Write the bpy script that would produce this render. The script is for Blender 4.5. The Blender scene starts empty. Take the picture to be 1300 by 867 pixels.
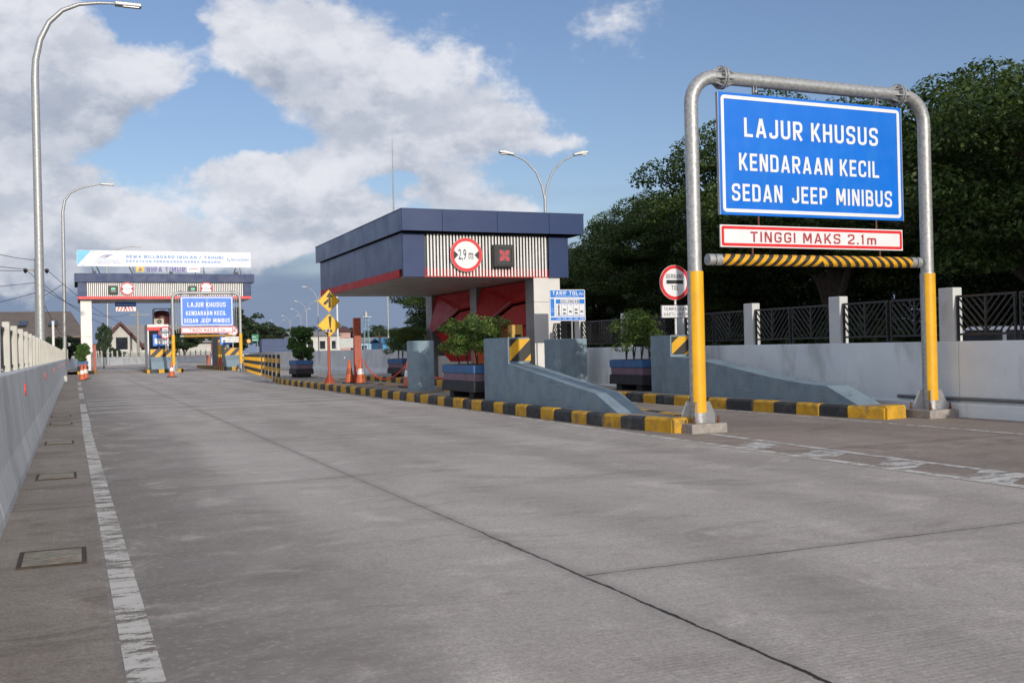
import bpy, bmesh, math, random
import numpy as np
from mathutils import Vector, Matrix
R = math.radians
S = bpy.context.scene
COL = S.collection
rnd = random.Random(7)

# ------------------------------------------------------------------ camera, sky, sun, exposure
YAW, PITCH, ROLL, CAM_H = R(23.13), R(0.304), R(1.3), 1.25
fw = Vector((math.sin(YAW)*math.cos(PITCH), math.cos(YAW)*math.cos(PITCH), math.sin(PITCH)))
rt0 = Vector((math.cos(YAW), -math.sin(YAW), 0)); up0 = rt0.cross(fw)
c_, s_ = math.cos(ROLL), math.sin(ROLL)
rt = rt0*c_ - up0*s_; up = rt0*s_ + up0*c_
cd = bpy.data.cameras.new('camera'); cam = bpy.data.objects.new('camera', cd); COL.objects.link(cam)
cd.sensor_width = 36; cd.lens = 36; cd.clip_end = 6000; cd.clip_start = .05
cam.matrix_world = Matrix(((rt.x, up.x, -fw.x, 0), (rt.y, up.y, -fw.y, 0), (rt.z, up.z, -fw.z, CAM_H), (0, 0, 0, 1)))
S.camera = cam

SUN_EL = R(15.0); SUN_DIR = Vector((.05, -1.0, 0)).normalized()      # horizontal direction towards the sun
SUN_STRENGTH = 2.9
SKY_STRENGTH = .105
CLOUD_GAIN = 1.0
EXPOSURE = 0.0
ld = bpy.data.lights.new('sun', 'SUN'); ld.energy = SUN_STRENGTH; ld.angle = R(.55); ld.color = (1, .92, .81)
sun = bpy.data.objects.new('sun', ld); COL.objects.link(sun); sun.location = (0, -30, 40)
tosun = Vector((SUN_DIR.x*math.cos(SUN_EL), SUN_DIR.y*math.cos(SUN_EL), math.sin(SUN_EL)))
sun.rotation_euler = tosun.to_track_quat('Z', 'Y').to_euler()
S.view_settings.view_transform = 'Standard'; S.view_settings.look = 'None'
S.view_settings.exposure = EXPOSURE; S.view_settings.gamma = 1; S.view_settings.use_curve_mapping = False
S.cycles.use_denoising = True
S.cycles.max_bounces = 8; S.cycles.transparent_max_bounces = 12

class NT:
    def __init__(self, tree): self.t = tree; self.n = tree.nodes; self.l = tree.links
    def node(self, typ, **kw):
        n = self.n.new(typ)
        for k, v in kw.items(): setattr(n, k, v)
        return n
    def put(self, sock, v):
        if isinstance(v, bpy.types.NodeSocket): self.l.new(v, sock)
        else:
            if hasattr(sock.default_value, '__len__') and not hasattr(v, '__len__'): v = (v,)*len(sock.default_value)
            if hasattr(sock.default_value, '__len__') and len(sock.default_value) == 4 and len(v) == 3: v = (*v, 1)
            sock.default_value = v
    def math(self, op, a, b=None, c=None, clamp=False):
        n = self.node('ShaderNodeMath', operation=op, use_clamp=clamp); self.put(n.inputs[0], a)
        if b is not None: self.put(n.inputs[1], b)
        if c is not None: self.put(n.inputs[2], c)
        return n.outputs[0]
    def vec(self, op, a, b=None):
        n = self.node('ShaderNodeVectorMath', operation=op); self.put(n.inputs[0], a)
        if b is not None: self.put(n.inputs[1], b)
        return n.outputs['Value'] if op in ('DOT_PRODUCT', 'LENGTH') else n.outputs[0]
    def xyz(self, x=0, y=0, z=0):
        n = self.node('ShaderNodeCombineXYZ')
        for i, v in enumerate((x, y, z)): self.put(n.inputs[i], v)
        return n.outputs[0]
    def sep(self, v):
        n = self.node('ShaderNodeSeparateXYZ'); self.put(n.inputs[0], v); return n.outputs
    def noise(self, vec, scale, detail=4, rough=.55, dist=0):
        n = self.node('ShaderNodeTexNoise'); self.put(n.inputs['Vector'], vec)
        n.inputs['Scale'].default_value = scale; n.inputs['Detail'].default_value = detail
        n.inputs['Roughness'].default_value = rough; n.inputs['Distortion'].default_value = dist
        return n.outputs[0]
    def ramp(self, v, a, b, lo=0., hi=1., smooth=True):
        n = self.node('ShaderNodeMapRange'); n.interpolation_type = 'SMOOTHSTEP' if smooth else 'LINEAR'
        self.put(n.inputs['Value'], v)
        for k, x in (('From Min', a), ('From Max', b), ('To Min', lo), ('To Max', hi)): self.put(n.inputs[k], x)
        return n.outputs[0]
    def mix(self, f, a, b, mode='MIX'):
        n = self.node('ShaderNodeMix', data_type='RGBA', blend_type=mode); self.put(n.inputs[0], f)
        self.put(n.inputs[6], a); self.put(n.inputs[7], b); return n.outputs[2]

def build_world():
    w = bpy.data.worlds.new('World'); S.world = w; w.use_nodes = True
    t = NT(w.node_tree); t.n.clear()
    sky = t.node('ShaderNodeTexSky', sky_type='NISHITA', sun_disc=False, sun_elevation=SUN_EL)
    sky.sun_rotation = math.atan2(SUN_DIR.x, SUN_DIR.y)
    sky.dust_density = 1.0; sky.air_density = 1.0; sky.ozone_density = 1.4
    d = t.node('ShaderNodeTexCoord').outputs['Generated']
    x, y, z = t.sep(d)
    az = t.math('MULTIPLY', t.math('ARCTAN2', x, y), 57.2958)
    el = t.math('MULTIPLY', t.math('ARCSINE', z), 57.2958)
    warp = t.math('SUBTRACT', t.noise(d, 9, 5, .6), .5)
    warp2 = t.math('SUBTRACT', t.noise(t.vec('ADD', d, (3.1, 1.7, .3)), 9, 5, .6), .5)
    p = t.xyz(t.math('MULTIPLY_ADD', warp, 7.0, az), t.math('MULTIPLY_ADD', warp2, 4.0, el), 0)
    blobs = [(12.6,16.3,5.7,3.3,1),(17.7,13.9,6.6,3.5,1),(21.9,11.8,4.6,2.0,.9),(15.5,10.9,5.2,1.9,.9),(9.65,17,3.5,2.6,.9),(25.8,10.6,2.6,.7,.6),
             (8.66,9.6,3.75,1.6,1),(12.4,8.2,4.4,1.7,.9),(15.6,7.1,2.6,1,.8),(19.8,8.5,3.1,1.3,1),(23.3,7.7,2.9,.65,.9),
             (-1,15.1,5.7,3.75,1),(3.7,14.5,3.5,1.85,.9),(.4,12,5.3,2,.7),(-5.3,15,6.2,8.8,1),
             (-1.1,8.1,5.3,2.6,.9),(2.6,6.6,4.4,2,.9),(-2.7,4.9,5.3,2.4,.9),(5.7,5.65,5.3,1.5,.8),(9.4,6.3,3.5,1.5,.8),(12.8,5.8,3.5,.9,.7),(2.3,10,2.6,1.1,.5),
             (28.4,17.6,5.8,2.4,.72),(5.9,12,1.5,.5,.4),(31.9,10.4,1.8,.7,.5),(47.3,13.7,2.6,.6,.45),
             (4.5,17.6,2.4,1.8,-.9),(7.7,12.8,1.9,2.4,-1.0),(4.9,10.6,2.2,1.5,-1.3),(1.2,10.3,2.2,.7,-.7),(16.8,9.3,1.8,.7,-.9),(10.0,11.4,2.4,.7,-.9),(25.4,15.2,2.4,2.4,-.5)]
    def dens(pos):
        acc = 0.0
        for a, e, ra, re, wt in blobs:
            q = t.vec('MULTIPLY', t.vec('SUBTRACT', pos, (a, e, 0)), (1/ra, 1/re, 0))
            acc = t.math('MULTIPLY_ADD', t.math('POWER', .30, t.vec('DOT_PRODUCT', q, q)), wt, acc)
        return acc
    d0 = dens(p)
    d1 = dens(t.vec('ADD', p, (-.9, 1.9, 0)))
    # out of frame: a loose cloud field added to raise the ambient light
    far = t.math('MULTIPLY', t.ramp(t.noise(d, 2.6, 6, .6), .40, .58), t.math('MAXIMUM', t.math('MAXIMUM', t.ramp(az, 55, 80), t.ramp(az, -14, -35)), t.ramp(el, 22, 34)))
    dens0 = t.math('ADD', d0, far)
    fb = t.math('SUBTRACT', t.noise(t.vec('MULTIPLY', d, (1, 1, 1.6)), 17, 8, .58, .2), .5)
    fbf = t.math('SUBTRACT', t.noise(t.vec('MULTIPLY', d, (1, 1, 1.4)), 48, 6, .6, .3), .5)
    dd = t.math('MULTIPLY_ADD', fbf, .55, t.math('MULTIPLY_ADD', fb, 1.5, dens0))
    alpha = t.ramp(dd, .44, .98)
    fb2 = t.math('SUBTRACT', t.noise(t.vec('MULTIPLY', t.vec('ADD', d, (-.012, 0, .03)), (1, 1, 1.6)), 17, 6, .58, .2), .5)
    # how much cloud stands between this point and the light, above and towards the sun
    shade = t.ramp(t.math('SUBTRACT', t.math('MULTIPLY_ADD', fb2, 1.6, d1), t.math('MULTIPLY', t.math('MULTIPLY_ADD', fb, 1.2, d0), .45)), -.05, 1.75)
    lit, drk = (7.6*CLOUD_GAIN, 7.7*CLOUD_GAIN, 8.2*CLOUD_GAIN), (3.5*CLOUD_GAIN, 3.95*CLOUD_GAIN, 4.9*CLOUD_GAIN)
    relief = t.ramp(t.math('SUBTRACT', fb2, fb), -.11, .13)              # small billows, lit from the upper side
    fb3 = t.math('SUBTRACT', t.noise(t.vec('MULTIPLY', t.vec('ADD', d, (-.004, 0, .011)), (1, 1, 1.4)), 48, 6, .6, .3), .5)
    relief2 = t.ramp(t.math('SUBTRACT', fb3, fbf), -.10, .12)
    shade = t.math('MULTIPLY_ADD', relief, .27, t.math('MULTIPLY_ADD', relief2, .08, t.math('MULTIPLY', shade, .70)))
    cloud = t.mix(t.math('MINIMUM', shade, 1.0), lit, drk)
    cloud = t.mix(t.ramp(far, .0, .6), cloud, (10.5, 10.4, 10.8))        # out-of-frame cumulus, brightened to lift the ambient light
    # low distant cloud deck, grey blue near the horizon
    deck = t.math('MULTIPLY', t.ramp(t.math('MULTIPLY_ADD', t.math('SUBTRACT', t.noise(t.vec('MULTIPLY', d, (1, 1, 5)), 5, 5), .5), 7, el), 8.5, 2.5), .97)
    skyc = t.mix(1.0, sky.outputs[0], (1.00, 1.02, 1.20), 'MULTIPLY')
    base = t.mix(deck, skyc, (2.05, 2.68, 4.0))
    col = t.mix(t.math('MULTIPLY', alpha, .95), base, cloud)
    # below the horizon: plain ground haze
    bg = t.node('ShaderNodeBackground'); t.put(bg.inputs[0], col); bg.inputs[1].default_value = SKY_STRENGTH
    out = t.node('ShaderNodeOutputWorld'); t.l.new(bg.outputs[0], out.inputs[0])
build_world()

# ------------------------------------------------------------------ materials
MATS = {}
def bsdf(m):
    t = NT(m.node_tree); t.n.clear()
    b = t.node('ShaderNodeBsdfPrincipled'); o = t.node('ShaderNodeOutputMaterial'); t.l.new(b.outputs[0], o.inputs[0])
    return t, b
def mat(name, col, rough=.6, var=.12, scale=2.5, metal=0, bump=0, bscale=60, stain=None, stain_amt=.35, sscale=1.2, streak=1., spec=.5, coat=0):
    if name in MATS: return MATS[name]
    m = bpy.data.materials.new(name); m.use_nodes = True; t, b = bsdf(m)
    tc = t.node('ShaderNodeTexCoord').outputs['Object']
    n1 = t.noise(tc, scale, 6, .6)
    c = t.mix(t.ramp(n1, .25, .75), tuple(x*(1-var) for x in col), tuple(min(1, x*(1+var)) for x in col))
    if stain:
        v = t.vec('MULTIPLY', tc, (1, 1, streak))
        c = t.mix(t.math('MULTIPLY', t.ramp(t.noise(v, sscale, 8, .65, .4), .48, .72), stain_amt), c, stain)
    if name == 'bluegrey_concrete':                                      # tyre scuffs and scrapes along the lane, low on the faces
        sc = t.noise(t.vec('MULTIPLY', tc, (2, .5, 9)), 3.0, 6, .7)
        c = t.mix(t.ramp(sc, .60, .70, 0, .55), c, (.05, .06, .065))
        c = t.mix(t.ramp(t.noise(tc, 11, 6, .75), .62, .70, 0, .5), c, (.34, .38, .40))
    t.put(b.inputs['Base Color'], c)
    t.put(b.inputs['Roughness'], t.ramp(t.noise(tc, scale*3, 3), .2, .8, max(0, rough-.08), min(1, rough+.08)))
    b.inputs['Metallic'].default_value = metal; b.inputs['Specular IOR Level'].default_value = spec
    b.inputs['Coat Weight'].default_value = coat
    if bump:
        bn = t.node('ShaderNodeBump'); bn.inputs['Strength'].default_value = bump; bn.inputs['Distance'].default_value = .01
        t.put(bn.inputs['Height'], t.noise(tc, bscale, 5, .6)); t.l.new(bn.outputs[0], b.inputs['Normal'])
    MATS[name] = m; return m
def emis(name, col, s):
    m = bpy.data.materials.new(name); m.use_nodes = True; t, b = bsdf(m)
    t.put(b.inputs['Base Color'], tuple(x*.3 for x in col)); t.put(b.inputs['Emission Color'], col); b.inputs['Emission Strength'].default_value = s
    MATS[name] = m; return m
galv = mat('galvanised', (.40, .41, .41), .5, .25, 22, .55, .15, 80, (.62, .62, .6), .5, 14)
galv2 = mat('galvanised_thin', (.38, .39, .40), .5, .15, 8, .5)
rust = mat('rust', (.16, .06, .03), .85, .3, 30)
yel_tape = mat('yellow_reflective', (.83, .43, .008), .45, .06, 6, stain=(.45, .25, .03), stain_amt=.25, sscale=4)
kerb_yel = mat('kerb_yellow', (.62, .34, .02), .75, .2, 5, bump=.5, stain=(.13, .11, .08), stain_amt=.85, sscale=4.5)
kerb_blk = mat('kerb_black', (.035, .037, .04), .7, .3, 6, bump=.3, stain=(.16, .15, .13), stain_amt=.5, sscale=3)
str_yel = mat('stripe_yellow', (.72, .38, .012), .5, .08, 6)
str_blk = mat('stripe_black', (.03, .028, .026), .5, .15, 6)
white = mat('white_paint', (.78, .78, .76), .5, .04, 4)
signwhite = mat('sign_white', (.80, .80, .81), .4, .03, 5)
signblue = mat('sign_blue', (.002, .165, .70), .38, .06, 1.2, stain=(.02, .23, .66), stain_amt=.35, sscale=3, streak=.2)
tarifblue = mat('board_blue', (.01, .2, .68), .4, .05, 3)
palered = mat('faded_red', (.42, .03, .04), .6, .25, 25, stain=(.75, .6, .6), stain_amt=.3, sscale=30)
red = mat('sign_red', (.72, .02, .025), .42, .06, 4)
black = mat('black_paint', (.018, .018, .02), .5, .2, 6)
letblack = mat('letter_black', (.02, .02, .022), .5)
navy = mat('navy_panel', (.016, .040, .125), .45, .02, .5, 0, spec=.35)
navy_side = mat('navy_panel_side', (.022, .034, .13), .32, .02, .5, 0, spec=.5)
redpanel = mat('red_panel', (.44, .014, .014), .5, .06, .8, 0, spec=.2)
greypanel = mat('grey_panel', (.20, .20, .205), .35, .08, 1.2)
tile = mat('white_tile', (.72, .70, .67), .35, .05, 2)
soffit_m = mat('soffit', (.42, .41, .40), .45, .1, 1.5)
slat_m = mat('slat_white', (.80, .79, .77), .45, .05, 5)
dark = mat('dark_backing', (.012, .012, .014), .7)
bluegrey = mat('bluegrey_concrete', (.21, .285, .335), .75, .1, 4, bump=.5, bscale=25, stain=(.10, .125, .14), stain_amt=.5, sscale=2.4, streak=.4)
wallconc = mat('wall_concrete', (.76, .81, .83), .8, .06, 1.5, bump=.3, bscale=30, stain=(.38, .39, .37), stain_amt=.6, sscale=1.5, streak=.35)
barconc = mat('barrier_concrete', (.60, .62, .62), .85, .1, 1.2, bump=.35, bscale=25, stain=(.34, .34, .33), stain_amt=.6, sscale=1.1, streak=.4)
cream = mat('cream_concrete', (.56, .545, .48), .7, .08, 3, bump=.2, stain=(.3, .27, .22), stain_amt=.3, sscale=3, streak=.4)
pier_m = mat('pier_concrete', (.62, .63, .62), .7, .06, 3, stain=(.3, .3, .28), stain_amt=.3, sscale=3, streak=.4)
fence_m = mat('fence_black', (.022, .022, .025), .4, .2, 8)
basecon = mat('plinth_concrete', (.33, .30, .27), .9, .2, 12, bump=.6, bscale=40)
pl_blue = mat('planter_blue', (.045, .14, .32), .7, .12, 5, bump=.2, stain=(.1, .1, .12), stain_amt=.3, sscale=4)
pl_mauve = mat('planter_mauve', (.20, .13, .17), .75, .15, 5, bump=.2, stain=(.08, .07, .08), stain_amt=.4, sscale=4)
pl_dark = mat('planter_dark', (.03, .03, .035), .8, .2, 5, bump=.2)
soil = mat('soil', (.05, .035, .025), .95, .3, 20, bump=.8)
bark = mat('bark', (.07, .052, .04), .9, .3, 8, bump=.8, bscale=20)
orange = mat('cone_orange', (.60, .13, .045), .55, .1, 6, stain=(.3, .07, .03), stain_amt=.35, sscale=5)
postred = mat('post_red', (.40, .08, .042), .5, .12, 6, stain=(.22, .05, .03), stain_amt=.4, sscale=4)
chain_m = mat('chain_red', (.8, .1, .05), .5)
glass_d = mat('dark_glass', (.02, .025, .03), .08, .05, 1, spec=.8)
camwhite = mat('camera_housing', (.5, .5, .5), .4)
roof_br = mat('brown_roof', (.16, .125, .10), .7, .12, .6, stain=(.09, .07, .06), stain_amt=.4, sscale=.5)
roof_rd = mat('maroon_roof', (.10, .035, .03), .7, .15, .6)
roof_gr = mat('grey_roof', (.26, .25, .25), .7, .1, .4)
housewall = mat('house_wall', (.55, .54, .5), .8, .08, 1)
tarp = mat('blue_tarp', (.03, .2, .55), .5)
soot = mat('dark_opening', (.02, .02, .022), .6)
cont_red = mat('container_red', (.35, .05, .05), .6, .15, 2)
cont_blue = mat('container_blue', (.05, .08, .17), .6, .15, 2)
shed_blue = mat('shed_blue', (.04, .25, .5), .6, .2, 1)
carwhite = mat('car_white', (.75, .76, .78), .15, .03, 1, coat=.6)
cardark = mat('car_dark', (.04, .045, .05), .15, .03, 1, coat=.6)
tyre_m = mat('tyre', (.02, .02, .02), .9)
signgreen = mat('sign_green', (.01, .2, .11), .5)
lampglass = mat('lamp_glass', (.6, .58, .52), .2)
greenled = emis('green_led', (.05, 1, .35), 1.2)
redled = emis('red_led', (1, .04, .07), .65)
orangeled = emis('orange_lamp', (1, .3, .04), 1.6)
wire_m = mat('wire', (.02, .02, .025), .7)
utilpole = mat('utility_pole', (.33, .32, .30), .8, .1, 3)
billwhite = mat('billboard_white', (.72, .74, .78), .5, .02, 1)
billblue = mat('billboard_sky', (.18, .55, .9), .5, .05, 1)
billtext = mat('billboard_text', (.09, .28, .62), .5)
purple = mat('letter_violet', (.07, .05, .32), .4)
logoy = mat('logo_yellow', (.75, .5, .05), .5)
guard = mat('guardrail', (.42, .43, .44), .45, .1, 4, .5)

def stripe_mat(name, freq, slope, mirror=0.0, off=0.0, axis=0):
    """painted diagonal hazard stripes in object space; axis 0: x against z, 1: y against z, 2: rings along z"""
    m = bpy.data.materials.new(name); m.use_nodes = True; t, b = bsdf(m)
    tc = t.node('ShaderNodeTexCoord').outputs['Object']; x, y, z = t.sep(tc)
    h = (x, y, z)[axis]
    h = t.math('ADD', h, off)
    if mirror: h = t.math('ABSOLUTE', h)
    v = t.math('MULTIPLY_ADD', z, slope, h) if axis < 2 else h
    fr = t.math('FRACT', t.math('ADD', t.math('MULTIPLY', v, freq), 100.0))
    f = t.ramp(fr, .495, .505)
    wear = t.noise(tc, 14, 6)
    yc = t.mix(t.ramp(wear, .35, .7), (.80, .42, .010), (.60, .30, .012)); bc = t.mix(t.ramp(wear, .4, .75), (.022, .021, .02), (.05, .045, .04))
    t.put(b.inputs['Base Color'], t.mix(f, yc, bc)); b.inputs['Roughness'].default_value = .5
    MATS[name] = m; return m

def road_mat(name, base, alt, tint_spots, joints, bump=.6):
    m = bpy.data.materials.new(name); m.use_nodes = True; t, b = bsdf(m)
    pos = t.node('ShaderNodeNewGeometry').outputs['Position']; x, y, z = t.sep(pos)
    big = t.noise(t.vec('MULTIPLY', pos, (1, .3, 1)), .8, 6, .62, .5)
    c = t.mix(t.ramp(big, .3, .72), base, alt)
    # tyre wear along the lanes and blotches across them
    blot = t.noise(t.vec('MULTIPLY', pos, (1.0, 1.9, 1)), .75, 7, .7, 1.0)
    c = t.mix(t.math('MULTIPLY', t.ramp(blot, .50, .68), .6), c, tint_spots)
    mid = t.noise(t.vec('MULTIPLY', pos, (.9, 3.2, 1)), 2.6, 6, .7)
    c = t.mix(t.math('MULTIPLY', t.ramp(mid, .52, .75), .35), c, tuple(q*.62 for q in base))
    if name == 'road_concrete':                                          # silt washed against the left edge line
        edge = t.math('MULTIPLY', t.ramp(t.math('MULTIPLY_ADD', t.math('SUBTRACT', t.noise(pos, 1.1, 7, .7), .5), 2.2, x), 1.7, .3), .75)
        c = t.mix(edge, c, (.13, .115, .10))
    wide = t.noise(t.vec('MULTIPLY', pos, (1, .55, 1)), .33, 5, .6, .6)
    c = t.mix(t.math('MULTIPLY', t.ramp(wide, .42, .66), .32), c, tuple(q*.6 for q in base))
    fine = t.noise(t.vec('MULTIPLY', pos, (1, 1.7, 1)), 9, 6, .75)
    c = t.mix(t.ramp(fine, .5, .72, 0, .38), c, tuple(q*.55 for q in base))
    c = t.mix(t.ramp(fine, .46, .3, 0, .25), c, tuple(min(1, q*1.3) for q in alt))
    pale = t.noise(t.vec('ADD', pos, (7, 3, 0)), 1.6, 7, .68, .6)
    c = t.mix(t.math('MULTIPLY', t.ramp(pale, .52, .7), .45), c, tuple(min(1, q*1.35) for q in alt))
    grain = t.noise(pos, 55, 4, .75)
    c = t.mix(t.ramp(grain, .42, .62, .0, .6, False), c, tuple(q*.6 for q in base))
    g2 = t.noise(t.vec('ADD', pos, (3, 9, 0)), 24, 5, .8)
    c = t.mix(t.ramp(g2, .52, .68, 0, .28), c, tuple(min(1, q*1.35) for q in alt))
    c = t.mix(t.ramp(g2, .47, .34, 0, .4), c, tuple(q*.5 for q in base))
    if name == 'road_concrete':                                          # tyre darkened wheel tracks
        for tx in (1.15, 3.35, 5.1, 6.4):
            dx = t.math('ABSOLUTE', t.math('MULTIPLY_ADD', t.math('SUBTRACT', t.noise(pos, .25, 3), .5), 1.2, t.math('SUBTRACT', x, tx)))
            c = t.mix(t.math('MULTIPLY', t.ramp(dx, .42, .05), t.ramp(mid, .3, .65, .05, .30)), c, tuple(q*.5 for q in base))
    spk = t.noise(pos, 140, 2, .6)
    c = t.mix(t.ramp(spk, .62, .72, 0, .55), c, tuple(q*.45 for q in base))
    pit = t.node('ShaderNodeTexVoronoi'); t.put(pit.inputs['Vector'], pos); pit.inputs['Scale'].default_value = 2.1
    c = t.mix(t.ramp(t.math('MULTIPLY_ADD', t.noise(pos, 30, 3), .03, pit.outputs['Distance']), .05, .02, 0, .7), c, tuple(q*.35 for q in base))
    hgt = t.math('MULTIPLY', grain, .5)
    tine = t.node('ShaderNodeTexWave', wave_type='BANDS', bands_direction='Y'); t.put(tine.inputs['Vector'], pos)
    tine.inputs['Scale'].default_value = 9; tine.inputs['Distortion'].default_value = 1.2; tine.inputs['Detail'].default_value = 3
    hgt = t.math('MULTIPLY_ADD', tine.outputs['Fac'], .14, hgt)
    wob = t.math('SUBTRACT', t.noise(pos, 5, 6, .7), .5)
    for kind, at, lo, hi, w, dark_amt in joints:
        a, o = (x, y) if kind == 'x' else (y, x)
        dist = t.math('ABSOLUTE', t.math('MULTIPLY_ADD', wob, .05, t.math('SUBTRACT', a, at)))
        rng = t.math('MULTIPLY', t.ramp(o, lo-.05, lo+.05), t.ramp(o, hi+.05, hi-.05))
        halo = t.math('MULTIPLY', t.ramp(t.math('MULTIPLY_ADD', t.noise(pos, 9, 6, .7), -.12, dist), .07, -.05), rng)
        c = t.mix(t.math('MULTIPLY', halo, .35), c, tuple(q*.55 for q in base))
        wv = t.math('MULTIPLY', t.ramp(t.noise(t.vec('MULTIPLY', pos, (1, 1, 1)), 2.3, 5, .7), .3, .7, .25, 1.3), w)
        core = t.math('MULTIPLY', t.ramp(t.math('SUBTRACT', dist, wv), .006, -.002), rng)
        if kind == 'x': core = t.math('MULTIPLY', core, t.ramp(t.math('MULTIPLY_ADD', wob, 3.0, y), 4.5, 8.5, 1, .38))
        c = t.mix(t.math('MULTIPLY', core, dark_amt), c, (.018, .016, .014))
        hgt = t.math('MULTIPLY_ADD', core, -3.0, hgt)
    t.put(b.inputs['Base Color'], c); t.put(b.inputs['Roughness'], t.ramp(blot, .3, .7, .72, .92)); b.inputs['Specular IOR Level'].default_value = .35
    bn = t.node('ShaderNodeBump'); bn.inputs['Strength'].default_value = bump; bn.inputs['Distance'].default_value = .006
    t.put(bn.inputs['Height'], hgt); t.l.new(bn.outputs[0], b.inputs['Normal'])
    return m
road_m = road_mat('road_concrete', (.46, .412, .365), (.61, .552, .495), (.27, .238, .205),
                  [('x', 2.51, -3, 60, .009, .95), ('y', 4.98, 2.51, 7.2, .007, .75), ('y', 10.0, .2, 2.51, .002, .3), ('y', 15.0, 2.51, 7.2, .004, .4), ('y', 21.0, 0, 7.2, .004, .45), ('y', 27, 0, 7.2, .004, .4), ('y', 34, 0, 7.3, .004, .4), ('y', 41, 0, 7.3, .004, .4)])
lane_m = road_mat('lane_concrete', (.29, .24, .20), (.41, .35, .30), (.16, .13, .105), [('y', 9.4, 7.2, 12.6, .003, .5)])
should_m = road_mat('shoulder_concrete', (.265, .225, .188), (.40, .35, .30), (.12, .098, .078), [('y', 9.3, -.6, .1, .004, .6), ('y', 14.2, -.6, .1, .004, .6), ('y', 19, -.6, .1, .004, .6)])
def paint_mat(name, thr, col=(.58, .57, .54)):
    m = bpy.data.materials.new(name); m.use_nodes = True; t, b = bsdf(m)
    pos = t.node('ShaderNodeNewGeometry').outputs['Position']
    n = t.noise(t.vec('MULTIPLY', pos, (.8, 2.4, 1)), 3.2, 8, .72, .3); n2 = t.noise(pos, 60, 4, .7)
    v = t.math('MULTIPLY_ADD', n2, .35, n)
    t.put(b.inputs['Base Color'], t.mix(t.ramp(n, .3, .7), tuple(q*.72 for q in col), col)); b.inputs['Roughness'].default_value = .8
    t.put(b.inputs['Alpha'], t.ramp(v, thr, thr+.09)); MATS[name] = m; return m
paint_good = paint_mat('road_paint', .585, (.68, .65, .59)); paint_worn = paint_mat('road_paint_worn', .57, (.66, .64, .6)); paint_thin = paint_mat('road_paint_faint', .66)

def leaf_mat(name, a, b_, trans=.25):
    m = bpy.data.materials.new(name); m.use_nodes = True; t, b = bsdf(m)
    g = t.node('ShaderNodeNewGeometry').outputs['Random Per Island']
    c = t.mix(g, a, b_)
    t.put(b.inputs['Base Color'], c); b.inputs['Roughness'].default_value = .5; b.inputs['Specular IOR Level'].default_value = .35
    tr = t.node('ShaderNodeBsdfTranslucent'); t.put(tr.inputs[0], t.mix(1.0, c, (1.2, 1.3, .5), 'MULTIPLY'))
    mx = t.node('ShaderNodeMixShader'); mx.inputs[0].default_value = trans
    out = [n for n in t.n if n.type == 'OUTPUT_MATERIAL'][0]
    t.l.new(b.outputs[0], mx.inputs[1]); t.l.new(tr.outputs[0], mx.inputs[2]); t.l.new(mx.outputs[0], out.inputs[0])
    return m
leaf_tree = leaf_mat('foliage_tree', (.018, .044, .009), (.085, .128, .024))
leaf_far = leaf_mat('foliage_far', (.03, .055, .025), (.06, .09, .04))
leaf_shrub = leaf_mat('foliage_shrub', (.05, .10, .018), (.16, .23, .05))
leaf_ball = leaf_mat('foliage_clipped', (.04, .095, .02), (.11, .21, .05))

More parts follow.
